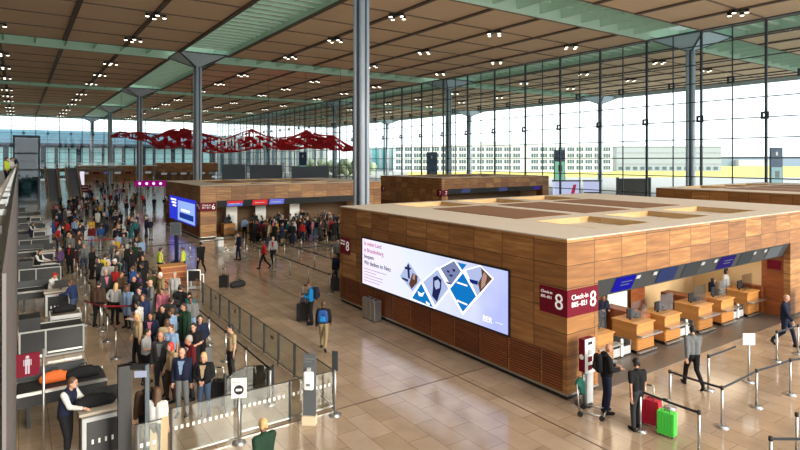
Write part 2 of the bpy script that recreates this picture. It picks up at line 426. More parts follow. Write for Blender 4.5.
    # room number signs
    def sign(face):
        if face == 'x': p = B(MB().box(x0-.03, x0-.004, y0, y0+.95, 2.28, 3.02), 'number_sign', MAROON)
        elif face == 'xfar': p = B(MB().box(x0-.03, x0-.004, y1-1.0, y1-.1, 2.28, 3.02), 'number_sign', MAROON)
        else: p = B(MB().box(x0-.03, xa-.02, y0-.03, y0-.004, 2.28, 3.02), 'number_sign', MAROON)
        wl = mat('sign_white', srgb(245, 240, 240), .5, emit=srgb(255, 245, 245), es=.2)
        if face == 'y':
            text(num, .62, (xa-.42, y0-.034, 2.64), ROT_Y, wl, 'numeral', p)
            if sign_text:
                for k, t in enumerate(sign_text): text(t, .2, (x0+.14, y0-.034, 2.80-.2*k), ROT_Y, wl, 'lettering', p)
        else:
            yb = y0+.95 if face == 'x' else y1-.1
            text(num, .62, (x0-.034, yb-.54, 2.64), ROT_X, wl, 'numeral', p)
            if sign_text:
                for k, t in enumerate(sign_text): text(t, .115, (x0-.034, yb-.05, 2.86-.14*k), ROT_X, wl, 'lettering', p)
    sign('x'); sign('y')
    if sign_left: sign('xfar')
    return root, B, xa, xb, zf0, zf1
K8, B8, xa, xb, zf0, zf1 = pavilion('check_in_pavilion', 'large nearest timber check-in pavilion number 8 with long lit advertising screen', 12.36, 30.35, 10.0, 23.06, '8', 10.0, opens=(1.34, 14.15), sign_text=('Check-in', '805–821'))
# --- the long advertising screen
SX = 12.33
M_SCR = bpy.data.materials.new('screen_light'); M_SCR.use_nodes = True
q = NB(M_SCR); q.nt.nodes.clear(); L = q.nt.links.new
tc = q.n('ShaderNodeTexCoord'); sp = q.n('ShaderNodeSeparateXYZ'); L(tc.outputs['Object'], sp.inputs[0])
t_ = q.math('DIVIDE', q.math('SUBTRACT', sp.outputs[1], 12.18), 8.75)
nz = q.n('ShaderNodeTexNoise'); nz.inputs['Scale'].default_value = .7; L(tc.outputs['Object'], nz.inputs['Vector'])
cr = q.n('ShaderNodeValToRGB'); L(q.math('ADD', t_, q.math('MULTIPLY', q.math('SUBTRACT', nz.outputs['Fac'], .5), .5)), cr.inputs[0])
cr.color_ramp.elements[0].color = srgb(176, 184, 244); cr.color_ramp.elements[1].color = srgb(240, 228, 250)
e_ = cr.color_ramp.elements.new(.25); e_.color = srgb(206, 212, 250); e_ = cr.color_ramp.elements.new(.6); e_.color = srgb(222, 228, 250)
em = q.n('ShaderNodeEmission'); em.inputs[1].default_value = 1.18; L(cr.outputs[0], em.inputs[0]); o_ = q.n('ShaderNodeOutputMaterial'); L(em.outputs[0], o_.inputs[0])
scr = B8(MB().box(SX, SX+.03, 12.18, 20.93, 1.24, 3.19), 'advertising_screen', M_SCR)
B8(MB().box(SX-.02, SX+.03, 12.12, 12.18, 1.18, 3.25).box(SX-.02, SX+.03, 20.93, 20.99, 1.18, 3.25).box(SX-.02, SX+.03, 12.18, 20.93, 3.19, 3.25).box(SX-.02, SX+.03, 12.18, 20.93, 1.18, 1.24), 'screen_frame', BLACK)
def poly(name, pts, m, lift):
    P = [at_x(x, y, SX-lift) for x, y in pts]; n_ = len(P); b = MB()
    P = [Vector((p.x, p.y, min(max(p.z, 1.245), 3.185))) for p in P]
    vs = P+[p+Vector((.003, 0, 0)) for p in P]
    b.add(vs, [tuple(range(n_)), tuple(range(2*n_-1, n_-1, -1))]+[(i, i+n_, (i+1) % n_+n_, (i+1) % n_) for i in range(n_)])
    return b.build(name, m, scr)
E_W = emis('ad_white', srgb(246, 246, 255), 1.5); E_B = emis('ad_blue', srgb(22, 132, 214), .85); E_N = emis('ad_navy', srgb(52, 58, 120), .5)
E_L = emis('ad_pale_blue', srgb(186, 200, 240), .95); E_S = emis('ad_skin', srgb(206, 164, 150), .8); E_H = emis('ad_brown', srgb(120, 84, 70), .6); E_G = emis('ad_grey_blue', srgb(140, 150, 196), .8)
poly('photo_diamond', [(408.5,262), (420.5,280), (412.5,291.5), (400,276)], E_L, .006)
poly('ad_detail', [(407,265), (409,264), (410,279), (408,278)], E_N, .01); poly('ad_detail', [(404.5,266.5), (411.5,268), (410,270), (405,269)], E_N, .012)
poly('ad_detail', [(412.5,273), (417.5,276), (417,283), (411.5,289), (409,284)], E_H, .01); poly('ad_detail', [(401.5,277), (408,279.5), (408,282), (402,279)], E_N, .011)
poly('ad_detail', [(413,274), (415,275), (414.5,280), (412.5,279)], E_S, .014)
poly('white_diamond', [(421.2,281.5), (435,309), (410.5,299)], E_W, .004)
poly('blue_diamond', [(421.2,283.4), (433.2,307.6), (412,298.2)], E_B, .008)
poly('ad_detail', [(417.5,291), (421,293.5), (424.5,292), (422.5,296.5), (419,296)], E_W, .011); poly('ad_detail', [(426,301), (430,304), (429,305.5), (426,303.5)], E_W, .011)
poly('white_diamond', [(437.5,267), (450.5,289), (435,308.5), (421.5,281.5)], E_W, .003)
poly('photo_diamond', [(437.5,269.5), (448.5,288.5), (435.2,305.5), (423,281.8)], E_L, .006)
poly('ad_detail', [(433,277.5), (437,275.5), (441.5,280), (441,289), (437,302), (432,296), (433,288)], E_N, .01)
poly('ad_detail', [(434.5,281), (438,279.5), (440,283), (439.5,288), (436,289.5), (434.5,286)], E_L, .013)
poly('white_diamond', [(454,259), (462.5,271.5), (451,288), (438.5,268)], E_W, .005)
poly('photo_diamond', [(454,261), (461,271.5), (450.8,285.5), (440.5,268.2)], E_G, .008)
poly('ad_detail', [(447,270), (449.5,271), (449,273), (447,272)], E_N, .011); poly('ad_detail', [(452.5,268.5), (455.5,270), (454.5,272), (452.5,271)], E_N, .011)
poly('ad_detail', [(449.5,274), (453,275.3), (452,277), (449.5,276)], E_N, .011); poly('ad_detail', [(446,281.5), (450.5,283), (450.5,284.5), (446.5,283.2)], E_N, .011)
poly('blue_diamond', [(457.5,262.3), (466.5,264.5), (462.2,270)], E_B, .007)
poly('white_diamond', [(463,269.8), (478.3,297), (462.8,315), (447.8,289)], E_W, .007)
poly('blue_diamond', [(463,273), (476,296.5), (462.8,312), (450,288.8)], E_B, .011)
for k, (a, b_) in enumerate((((456.8,281.5), (467.3,285)), ((456.8,299.6), (467.3,304)))):
    poly('ad_caption', [a, b_, (b_[0], b_[1]+1.6), (a[0], a[1]+1.6)], E_W, .015)
poly('white_diamond', [(480,263.5), (494,278.5), (477.2,299.2), (464,270)], E_W, .006)
poly('photo_diamond', [(480.2,266.5), (492.2,278.8), (477.2,296), (466,270.5)], E_L, .01)
poly('ad_detail', [(481,267.5), (492,279), (480,292.5), (478,283), (482,276)], E_H, .014); poly('ad_detail', [(469,279), (478,281), (477.5,285), (470.5,283)], emis('ad_deep_blue', srgb(30, 50, 150), .6), .013)
poly('ad_detail', [(484,272), (487,276), (485,285), (481,289), (481.5,279)], E_S, .017)
E_P = emis('ad_pink_ink', srgb(226, 120, 160), .75); E_K = emis('ad_dark_ink', srgb(66, 62, 92), .45); E_F = emis('ad_faint_ink', srgb(200, 160, 196), .8)
for s_, z, sz, m_ in (('In vielen Land', 2.99, .25, E_P), ('in Brandenburg', 2.71, .25, E_P), ('bequem', 2.44, .25, E_K), ('Wir bleiben im Netz', 2.17, .25, E_K)):
    text(s_, sz, (SX-.006, 20.78, z), ROT_X, m_, 'lettering', scr)
for k, w_ in enumerate((1.75, 1.0, 1.5, 1.45, 1.25)):
    MB().box(SX-.006, SX-.003, 20.78-w_, 20.78, 1.9-.125*k, 1.925-.125*k).build('text_line', E_F, scr)
text('BER', .26, (SX-.006, 13.32, 1.5), ROT_X, E_W, 'lettering', scr)
MB().box(SX-.006, SX-.003, 12.42, 12.74, 1.5, 1.512).build('text_line', E_W, scr)
# --- fascia monitors and counter numbers of pavilion 8
def on_fascia(m, u0, u1, z0, z1, y0, off, zf0=2.55, zf1=3.13):
    def yy(z): return y0+.28-.26*(z-zf0)/(zf1-zf0)-off
    return m.hexa([(u0,yy(z0),z0),(u1,yy(z0),z0),(u1,yy(z0)+.03,z0),(u0,yy(z0)+.03,z0),(u0,yy(z1),z1),(u1,yy(z1),z1),(u1,yy(z1)+.03,z1),(u0,yy(z1)+.03,z1)])
SCB = emis('monitor_blue', srgb(44, 40, 196), .75); SCG = emis('monitor_dull_blue', srgb(92, 104, 160), .5); SCY = emis('monitor_grey', srgb(118, 122, 120), .5); SCP = emis('monitor_violet', srgb(74, 56, 150), .6); SCL = emis('monitor_pale', srgb(160, 164, 164), .6)
for (pa, pb), m_ in zip(((612,631), (656,673), (681.5,696.5), (716.5,731), (737.5,750), (765.5,777.5)), (SCB, SCG, SCY, SCP, SCY, SCL)):
    u0, u1 = at_y(pa, 280, 10.2).x, at_y(pb, 280, 10.2).x
    d_ = B8(on_fascia(MB(), u0, u1, 2.62, 3.08, 10.0, .045), 'flight_monitor', m_)
    if m_ in (SCB, SCP):
        for k in range(2): on_fascia(MB(), u0+.3*(u1-u0), u1-.15*(u1-u0)-.1*k, 2.9-.1*k, 2.925-.1*k, 10.0, .06).build('screen_text', SCL, d_)
for i, pa in enumerate((635, 652, 700, 713, 752, 763)):
    u0 = at_y(pa, 275, 10.1).x
    B8(on_fascia(MB(), u0, u0+.2, 2.93, 3.04, 10.0, .045), 'counter_number', LGREY)
B8(MB().box(26.46, 26.5, 10.35, 10.85, 1.95, 2.32), 'small_sign', MAROON)
# dark strip of floor at the desks
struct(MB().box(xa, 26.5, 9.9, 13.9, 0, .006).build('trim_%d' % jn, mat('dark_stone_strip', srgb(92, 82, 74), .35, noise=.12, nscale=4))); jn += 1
# --- check-in desks
def desk_proto():
    r = empty('check_in_desk')
    MB().box(0, 1.0, .06, 1.0, .12, .98).build('cabinet', WOODP, r)
    MB().box(-.02, 1.02, -.0, 1.04, .98, 1.03).build('worktop', WOODP, r, .008)
    MB().box(.05, .95, .1, .95, 0, .12).build('plinth', BLACK, r)
    MB().box(-.05, 1.15, -.2, .06, .62, .67).build('shelf', STEEL, r, .006)
    s_ = MB()
    z = .14
    while z < .58: s_.box(.02, .98, .03, .06, z, z+.045); z += .072
    s_.build('slatted_front', WOODP, r)
    MB().box(-.03, 1.03, -.06, .03, .05, .1).build('foot_rail', STEEL, r)
    mo = MB().box(.3, .38, .5, .56, 1.03, 1.12).box(.14, .54, .5, .54, 1.1, 1.42).build('monitor', BLACK, r)
    mo.rotation_euler = (0, 0, 0)
    MB().box(.6, .86, .45, .75, 1.03, 1.2).build('label_printer', BLACK, r, .01)
    a = MB().box(.05, .95, .28, .3, 1.03, 1.72).build('acrylic_screen', ACRYL, r)
    return r
DK = desk_proto(); first = True
DX = [(15.07, 'left'), (17.3, 'right'), (19.03, 'left'), (21.26, 'right'), (22.99, 'left'), (25.22, 'right')]
DX = [15.07-.12, 17.25, 18.95, 21.25, 22.95, 25.14]
for i, x in enumerate(DX):
    o = DK if i == 0 else copy_tree(DK); o.location = (x, 11.0, 0)
    tag(o, '%s light wood check-in desk counted from the maroon number 8 corner sign' % ORD[i], 'check-in desk', 'check-in desks of pavilion 8')
def scale_proto():
    r = empty('baggage_conveyor')
    MB().box(0, 1.1, 0, 2.2, .05, .32).build('conveyor_body', LGREY, r, .01)
    MB().box(.08, 1.02, .02, 2.18, .32, .35).build('belt', RUBBER, r)
    MB().box(.0, .07, -.02, 2.2, .32, .5).box(1.03, 1.1, -.02, 2.2, .32, .5).build('side_guard', STEEL, r)
    MB().box(.5, .6, -.05, 0, .05, .62).build('divider', WHITE, r)
    return r
SP = scale_proto()
for i, x in enumerate((16.03, 20.05, 24.02)):
    o = SP if i == 0 else copy_tree(SP); o.location = (x, 11.2, 0)
    tag(o, 'grey baggage conveyor between the %s pair of wooden check-in desks from the corner sign' % ORD[i], 'conveyor', 'baggage conveyors of pavilion 8')
for i, x in enumerate((18.3, 22.3, 26.0)):
    p = (MB().box(x, x+.6, 11.6, 13.2, 0, 1.04).box(x, x+.6, 11.55, 11.6, 0, 1.0) if i < 2 else MB().box(26.24, 26.46, 10.98, 11.85, 0, 1.12).box(26.2, 26.48, 10.95, 11.88, 1.12, 1.16)).build('wooden_back_counter', WOODR)
    tag(p, ('red-brown wooden back counter between the second and third check-in desks', 'red-brown wooden back counter between the fourth and fifth check-in desks', 'narrow wooden end counter at the far end of the check-in recess')[i], 'counter')
def panel_stand(x, y, w, z0, z1, m, label):
    r = empty('staff_partition', (x, y, 0)); tag(r, label, 'partition')
    MB().box(-w/2, w/2, 0, .06, z0, z1).build('panel', m, r)
    MB().box(-w/2, -w/2+.05, .01, .05, 0, z1).box(w/2-.05, w/2, .01, .05, 0, z1).build('post', STEEL, r)
    return r
for i_, x_ in enumerate((15.9, 18.6, 22.0)): panel_stand(x_, 50.2, 1.0, .2, 2.4, WHITE, '%s pale partition from the number 6 sign inside pavilion 6' % ORD[i_])
panel_stand(14.75, 13.5, 1.15, .3, 2.3, WHITE, 'pale partition panel behind the first check-in desk')
panel_stand(17.5, 13.5, 1.0, .3, 2.4, WHITE, 'white partition panel behind the gap after the second check-in desk')
panel_stand(19.9, 13.6, 1.3, .3, 2.35, WHITE, 'white partition panel behind the middle conveyor')
panel_stand(21.3, 13.6, 1.0, .2, 2.4, WOODR, 'red-brown wooden partition behind the fourth check-in desk')
# ------------------------------------------------------------------ other pavilions
K6, B6, a6, b6, _, _ = pavilion('check_in_pavilion', 'timber check-in pavilion number 6 behind the queues with blue lit screen on its side', 12.36, 30.0, 47.3, 60.4, '6', 47.3, opens=(1.34, 15.9), sign_text=('Check-in', '601–621'))
s6 = B6(MB().box(12.32, 12.35, 48.6, 58.4, .9, 3.1), 'advertising_screen', emis('ad_royal_blue', srgb(50, 60, 214), 1.0))
MB().box(12.31, 12.318, 48.8, 54.9, 1.0, 2.8).build('photo_panel', emis('ad_sky', srgb(150, 180, 250), 1.1), s6)
MB().box(12.30, 12.308, 49.2, 54.2, 1.25, 1.75).build('photo_detail', emis('ad_aircraft', srgb(40, 70, 170), .7), s6)
MB().box(12.30, 12.308, 50.5, 53.5, 1.9, 2.1).build('photo_detail', E_W, s6)
for k in range(3): MB().box(12.31, 12.318, 55.6, 57.8-.4*k, 2.7-.28*k, 2.86-.28*k).build('text_line', E_W, s6)
for k, (u, m_) in enumerate(((at_y(227.5,200,47.3).x, 'rb'), (at_y(253,200,47.3).x, 'r'), (at_y(270,200,47.3).x, 'b'), (at_y(292,200,47.3).x, 'd'), (at_y(318,200,47.3).x, 'd'))):
    mm = {'rb': [emis('monitor_red', srgb(230, 60, 60), .9), emis('monitor_lilac', srgb(120, 130, 230), .9)], 'r': [emis('monitor_red', 0, 0)]*2, 'b': [emis('monitor_lilac', 0, 0)]*2, 'd': [SCY, DGREY]}[m_]
    b = on_fascia(MB(), u, u+1.35, 2.62, 3.08, 47.3, .045).build('flight_monitor', mm[1], K6); b.location = (-(12.36+30.0)/2, -(47.3+60.4)/2, 0)
    if m_ == 'rb': on_fascia(MB(), u, u+1.35, 2.86, 3.08, 47.3, .055).build('screen_banner', mm[0], b)
    if m_ in 'rb': on_fascia(MB(), u+.2, u+1.1, 2.8, 2.86, 47.3, .055).build('screen_text', WHITE, b)
for i in range(6):
    o = copy_tree(DK); o.location = (14.6+2.35*i, 48.2, 0)
    tag(o, '%s wooden desk from the maroon number 6 sign' % ORD[i], 'check-in desk', 'check-in desks of pavilion 6')
K9, B9, *_ = pavilion('check_in_pavilion', 'far right timber pavilion whose brown flank shows above the nearest roof', 40.6, 58.6, 11.3, 24.4, '', 11.3, opens=(1.34, 15.9), sign_left=False)
K7, B7, a7, b7, _, _ = pavilion('check_in_pavilion', 'timber pavilion seen over the nearest roof in front of the glass facade', 40.6, 59.0, 50.8, 64.1, '7', 50.8, opens=(.9, 17.2))
for k in range(5):
    b = on_fascia(MB(), a7+2.2+3.1*k, a7+3.6+3.1*k, 2.62, 3.08, 50.8, .045).build('flight_monitor', (SCG, DGREY, SCG, DGREY, SCP)[k], K7); b.location = (-(40.6+59.0)/2, -(50.8+64.1)/2, 0)
# far timber frontage across the end of the hall
fr = empty('timber_shop', (25, 190, 0)); tag(fr, 'long low timber shop front across the far end of the hall', 'shop front')
def ch(m, nm, mt, par, loc): o = m.build(nm, mt, par); o.location = (-loc[0], -loc[1], 0); return o
Lc = (25, 190)
ch(MB().box(14.2, 36, 190, 190.3, 2.9, 4.5).box(14.2, 14.6, 190, 198, 0, 4.5).box(14.2, 36, 198, 198.3, 0, 4.5), 'timber_wall', WOOD, fr, Lc)
ch(MB().box(14.0, 36.2, 189.8, 198.4, 4.5, 4.75), 'roof', ROOFM, fr, Lc)
ch(MB().box(14.6, 36, 195, 195.2, 0, 2.9), 'back_wall', WOODP, fr, Lc)
for k in range(7): ch(MB().box(15.5+2.9*k, 17.2+2.9*k, 190.05, 190.2, 2.2, 2.85), 'lit_sign', (SCL, MAROON, SCG)[k % 3], fr, Lc)
f2 = empty('timber_shop', (46, 192, 0)); tag(f2, 'taller golden timber shop box right of the low shop front at the far end', 'shop front'); Lc = (46, 192)
ch(MB().box(37, 56, 192, 192.3, 2.4, 5.4).box(37, 37.3, 192.3, 199, 0, 5.4).box(37, 56, 199, 199.3, 0, 5.4), 'timber_wall', WOOD, f2, Lc)
ch(MB().box(37, 56, 192, 199.3, 5.4, 5.55), 'roof', ROOFM, f2, Lc)
for k in range(6): ch(MB().box(38+3*k, 39.8+3*k, 192.05, 192.2, 1.7, 2.3), 'lit_sign', (SCL, SCY)[k % 2], f2, Lc)
# ------------------------------------------------------------------ ceiling spotlights
def spot_proto():
    r = empty('ceiling_spotlight_cluster')
    MB().box(-.16, .16, -.9, .9, -.3, -.16).box(-.9, .9, -.12, .12, -.28, -.17).build('mounting_rail', DARK, r)
    for x, y in ((-.75,0), (.75,0), (0,-.75), (0,.75)):
        h = MB().cyl((x,y,-.5), (x,y,-.28), .2, .16, 14).build('lamp_housing', DARK, r)
        MB().cyl((x,y,-.53), (x,y,-.5), .17, .17, 14).build('lens', emis('spot_lens', srgb(255, 244, 224), 6), h)
    return r
SPT = spot_proto(); used = 0
XR = [(-1.9, 'leftmost row'), (10.6, 'row left of the wide green trench'), (29.4, 'row right of the wide green trench'), (41.9, 'middle row before the glass wall'), (54.4, 'row nearest inside the glass wall'), (73.1, 'row just outside the glass wall'), (85.6, 'middle row of the outside canopy')]
spots = []
for x, nm in XR:
    idx = 0; k = -1
    while True:
        base = AY+G*k; done = False
        for dy in (9.375, 21.875, 34.375):
            y = base+dy
            if y < 12: continue
            if y > (200 if x < 60 else 140): done = True; break
            d = x*S+y*K; px = CX+F*(x*K-y*S)/d; py = HOR-F*(ZC-H0)/d
            if py < -25 or px < -10 or px > 815: continue
            o = SPT if used == 0 else copy_tree(SPT); used += 1; o.location = (x, y, ZC)
            tag(o, 'ceiling spotlight cluster, %s from the camera in the %s' % (ORD[idx], nm), 'ceiling light', 'ceiling spotlight clusters'); idx += 1
            if x < 60: spots.append((x, y))
        if done: break
        k += 1
# lamps inside those clusters, and in the rows over and behind the camera
for x in (-1.9, 10.6, 29.4, 41.9, 54.4):
    for j in range(-1, 5):
        for dy in (9.375, 21.875, 34.375):
            y = AY+G*j+dy
            if y > 200: continue
            ld = bpy.data.lights.new('hall_spot', 'SPOT'); ld.energy = 900; ld.spot_size = math.radians(100); ld.spot_blend = .6; ld.shadow_soft_size = .5; ld.color = (1, .93, .84)
            lo = bpy.data.objects.new('hall_spot', ld); C.objects.link(lo); lo.location = (x, y, ZC-.6)
for xc in (16.5, 20.5, 24.5):
    ld = bpy.data.lights.new('recess_lamp', 'AREA'); ld.energy = 45; ld.size = 2.2; ld.color = (1, .84, .62)
    lo = bpy.data.objects.new('recess_lamp', ld); C.objects.link(lo); lo.location = (xc, 12.0, 3.05)
for xc in (16, 21, 26):
    ld = bpy.data.lights.new('recess_lamp', 'AREA'); ld.energy = 16; ld.size = 2.2; ld.color = (1, .84, .62)
    lo = bpy.data.objects.new('recess_lamp', ld); C.objects.link(lo); lo.location = (xc, 49.3, 3.05)
# ------------------------------------------------------------------ people
def remesh(mb, name, vox, smooth=4):
    me = mb.mesh(name); o = bpy.data.objects.new(name, me); C.objects.link(o)
    r = o.modifiers.new('r', 'REMESH'); r.mode = 'VOXEL'; r.voxel_size = vox; r.use_smooth_shade = True
    k = o.modifiers.new('s', 'SMOOTH'); k.factor = .5; k.iterations = smooth
    dg = bpy.context.evaluated_depsgraph_get(); dg.update()
    out = bpy.data.meshes.new_from_object(o.evaluated_get(dg)); bpy.data.objects.remove(o); bpy.data.meshes.remove(me)
    out.name = name
    return out
def V(*a): return Vector(a)
def skeleton(pose):
    ua = {1: V(.13,.02,-1), -1: V(-.13,.02,-1)}; fa = {1: V(.04,.16,-1), -1: V(-.04,.16,-1)}
    knee = {1: V(.10,.02,.5), -1: V(-.10,.02,.5)}; ank = {1: V(.115,-.03,.09), -1: V(-.115,-.03,.09)}
    lean = 0; toe = {1: 0, -1: 0}; look = V(0, .02, 0)
    if pose == 'relax': ank[1] = V(.16,.08,.09); knee[1] = V(.13,.08,.5); fa[1] = V(-.1,.55,-.8); look = V(.02,.02,-.01)
    if pose == 'hold':
        for s in (1,-1): ua[s] = V(.12*s,.12,-1); fa[s] = V(-.32*s,.95,.05)
        look = V(0,.035,-.02)
    if pose == 'walk':
        ua[1] = V(.12,.38,-1); fa[1] = V(0,.6,-.9); ua[-1] = V(-.12,-.36,-1); fa[-1] = V(-.03,-.05,-1)
        knee[-1] = V(-.1,.19,.52); ank[-1] = V(-.1,.27,.09); knee[1] = V(.1,-.01,.5); ank[1] = V(.1,-.33,.17); toe[1] = -.7
    if pose == 'clasp':
        for s in (1,-1): ua[s] = V(.22*s,.05,-1); fa[s] = V(-.72*s,.62,-.42)
    if pose == 'reach':
        lean = .16
        for s in (1,-1): ua[s] = V(.14*s,.5,-.8); fa[s] = V(-.1*s,1,-.12)
        look = V(0,.03,-.02); ank[1] = V(.13,.1,.09); knee[1] = V(.12,.1,.5)
    if pose == 'strap':
        ua[1] = V(.35,.12,-.9); fa[1] = V(-.55,.5,.75); ank[-1] = V(-.15,.06,.09)
    if pose == 'pull':
        ua[-1] = V(-.2,-.3,-1); fa[-1] = V(-.1,-.25,-1); ank[1] = V(.12,.12,.09); knee[1] = V(.11,.1,.5)
    if pose == 'akimbo':
        ua[-1] = V(-.6,-.1,-.8); fa[-1] = V(.6,.15,-.75); look = V(.03,.02,0)
    q = dict(lean=lean, knee=knee, ank=ank, toe=toe)
    rot = Matrix.Rotation(-lean, 3, 'X')
    T = lambda p: rot @ (p-V(0,0,.98)) + V(0,0,.98)
    q['T'] = T; q['head'] = T(V(0,.025,1.62)+look); q['neck'] = T(V(0,-.005,1.47))
    q['sh'] = {s: T(V(.185*s,-.005,1.41)) for s in (1,-1)}
    q['el'] = {s: q['sh'][s] + ua[s].normalized()*.285 for s in (1,-1)}
    q['wr'] = {s: q['el'][s] + fa[s].normalized()*.25 for s in (1,-1)}
    q['fd'] = {s: fa[s].normalized() for s in (1,-1)}
    return q
def hand(mb, wr, d, s):
    side = d.cross(V(0,0,1)) if abs(d.z) < .85 else d.cross(V(0,1,0))
    side = side.normalized(); nrm = side.cross(d).normalized()
    palm = wr + d*.05
    for i, (off, ln, r) in enumerate(((-.030,.068,.0085), (-.010,.080,.0092), (.010,.076,.009), (.029,.058,.008))):
        a = wr + d*.085 + side*off; b = a + d*ln*.55 - nrm*.008; c = b + d*ln*.42 - nrm*.026
        mb.cyl(a, b, r*1.05, r, 6); mb.cyl(b, c, r, r*.8, 6); mb.ell(c, r*.85, 6, 4); mb.ell(b, r, 6, 4)
    a = wr + d*.03 - side*.03; b = a - side*.03 + d*.03 - nrm*.008; c = b + d*.032 - nrm*.01
    mb.cyl(a, b, .012, .010, 6); mb.cyl(b, c, .010, .008, 6); mb.ell(c, .0085, 6, 4)
BODY, CLOTH = {}, {}
def merge(me, mb, mats_from):
    mb2 = MB(); mb2.v = [tuple(v.co) for v in me.vertices]
    for p in me.polygons: mb2.f.append(tuple(p.vertices)); mb2.m.append(0); mb2.sm.append(True)
    mb2.add(mb.v, mb.f, 0, True); off = len(mb2.m)-len(mb.m)
    for i, k in enumerate(mb.m): mb2.m[off+i] = k
    out = mb2.mesh(me.name); bpy.data.meshes.remove(me)
    return out
def body_mesh(pose):
    if pose in BODY: return BODY[pose]
    q = skeleton(pose); T = q['T']; m = MB(); h = q['head']
    m.ell(h+V(0,0,.02), (.074,.092,.10), 16, 12); m.ell(h+V(0,.022,-.05), (.056,.066,.066), 14, 10)
    for s in (1,-1): m.ell(h+V(.076*s,-.008,-.01), (.014,.022,.034), 8, 6)
    m.cap(q['neck']-V(0,0,.04), h+V(0,-.02,-.07), .056, .052)
    for s in (1,-1): m.cap(T(V(.06*s,0,1.02)), T(V(.075*s,0,1.32)), .095, .10)
    m.cap(T(V(-.13,0,1.39)), T(V(.13,0,1.39)), .065)
    for s in (1,-1):
        m.cap(q['sh'][s], q['el'][s], .046, .038); m.cap(q['el'][s], q['wr'][s], .036, .027)
        m.cap(q['wr'][s], q['wr'][s]+q['fd'][s]*.03, .027, .03); m.ell(q['wr'][s]+q['fd'][s]*.06, .036, 10, 8)
        m.cap(V(.085*s,0,.95), q['knee'][s], .085, .055); m.cap(q['knee'][s], q['ank'][s]+V(0,0,.02), .052, .036)
    me = remesh(m, 'person', .019, 2)
    x = MB(); f = h+V(0,0,-.002)
    x.add([f+V(-.013,.088,-.028), f+V(.013,.088,-.028), f+V(0,.116,-.026), f+V(0,.09,.024)], [(0,2,1), (1,2,3), (0,3,2), (0,1,3)], 0)
    for s in (1,-1):
        x.ell(f+V(.031*s,.083,.018), (.013,.01,.007), 8, 6, 1); x.ell(f+V(.032*s,.086,.036), (.018,.006,.004), 8, 4, 1)
    x.ell(f+V(0,.087,-.058), (.022,.008,.006), 8, 6, 2)
    for s in (1,-1): hand(x, q['wr'][s], q['fd'][s], s)
    BODY[pose] = merge(me, x, None); return BODY[pose]
def cloth_mesh(kind, pose):
    if (kind, pose) in CLOTH: return CLOTH[(kind, pose)]
    q = skeleton(pose); T = q['T']; m = MB(); vox = .021
    if kind in ('jacket', 'shirt', 'tee', 'coat', 'vest'):
        e = {'jacket': .014, 'shirt': 0.004, 'tee': 0.004, 'coat': .018, 'vest': .016}[kind]
        for s in (1,-1):
            m.cap(T(V(.072*s,0,1.0 if kind != 'tee' else .98)), T(V(.082*s,.005,1.30)), .112+e, .115+e)
            if kind == 'coat': m.cap(T(V(.075*s,0,1.0)), V(.085*s,0,.62), .125, .135)
        m.cap(T(V(-.145,-.005,1.395)), T(V(.145,-.005,1.395)), .072+e*.7)
        m.cap(T(V(0,-.012,1.40)), q['neck']+V(0,0,.0), .078+e*.5, .066)
        for s in (1,-1):
            if kind == 'vest': continue
            m.cap(q['sh'][s], q['el'][s] if kind != 'tee' else q['sh'][s].lerp(q['el'][s], .72), .062+e, .053+e)
            if kind != 'tee': m.cap(q['el'][s], q['wr'][s].lerp(q['el'][s], .06), .052+e, .040+e)
    elif kind in ('trousers', 'shorts'):
        for s in (1,-1):
            m.cap(T(V(.065*s,-.01,1.0)), V(.082*s,-.012,.92), .105, .112)
            m.cap(V(.085*s,0,.93), q['knee'][s], .103, .071)
            if kind == 'trousers': m.cap(q['knee'][s], q['ank'][s]+V(0,0,.03), .069, .056)
    elif kind == 'skirt':
        for s in (1,-1): m.cap(V(.06*s,0,1.0), V(.09*s,.01,.55), .11, .14)
    elif kind in ('shoe_r', 'shoe_l'):
        s = 1 if kind == 'shoe_r' else -1; a = q['ank'][s]; pt = q['toe'][s]
        d = V(0, math.cos(pt), math.sin(pt))
        z = a.z-.09
        m.cap(V(a.x, a.y-.035, z+.043), V(a.x+.01*s, a.y-.035, z+.043)+d*.2, .043, .036); m.cap(a+V(0,0,.02), V(a.x, a.y, z+.05), .046, .046)
    me = remesh(m, kind, vox if 'shoe' not in kind else .016, 3)
    for v in me.vertices:
        if 'shoe' in kind and q['toe'][1 if kind == 'shoe_r' else -1] == 0 and v.co.z < .012: v.co.z = .0
        if 'shoe' in kind: v.co.z = max(v.co.z, 0)
    CLOTH[(kind, pose)] = me; return me
def hair_mesh(style, pose):
    if ('hair'+style, pose) in CLOTH: return CLOTH[('hair'+style, pose)]
    q = skeleton(pose); h = q['head']; m = MB()
    m.ell(h+V(0,-.018,.042), (.084,.098,.098), 16, 12)
    for s in (1,-1): m.ell(h+V(.05*s,-.05,-.01), (.036,.05,.06), 10, 8)
    if style == 'long':
        for s in (1,-1): m.cap(h+V(.055*s,-.04,.0), h+V(.06*s,-.07,-.2), .045, .04)
        m.cap(h+V(0,-.06,0), h+V(0,-.095,-.24), .06, .05)
    if style == 'bob':
        for s in (1,-1): m.cap(h+V(.06*s,-.02,.02), h+V(.066*s,-.02,-.09), .036, .036)
        m.cap(h+V(0,-.06,0), h+V(0,-.07,-.09), .06, .055)
    if style == 'bun': m.ell(h+V(0,-.12,.06), .05)
    if style == 'cap': m.cap(h+V(-.045,.08,.055), h+V(.045,.08,.055), .022); m.ell(h+V(0,.115,.05), (.06,.05,.012))
    me = remesh(m, 'hair', .017, 3); CLOTH[('hair'+style, pose)] = me; return me
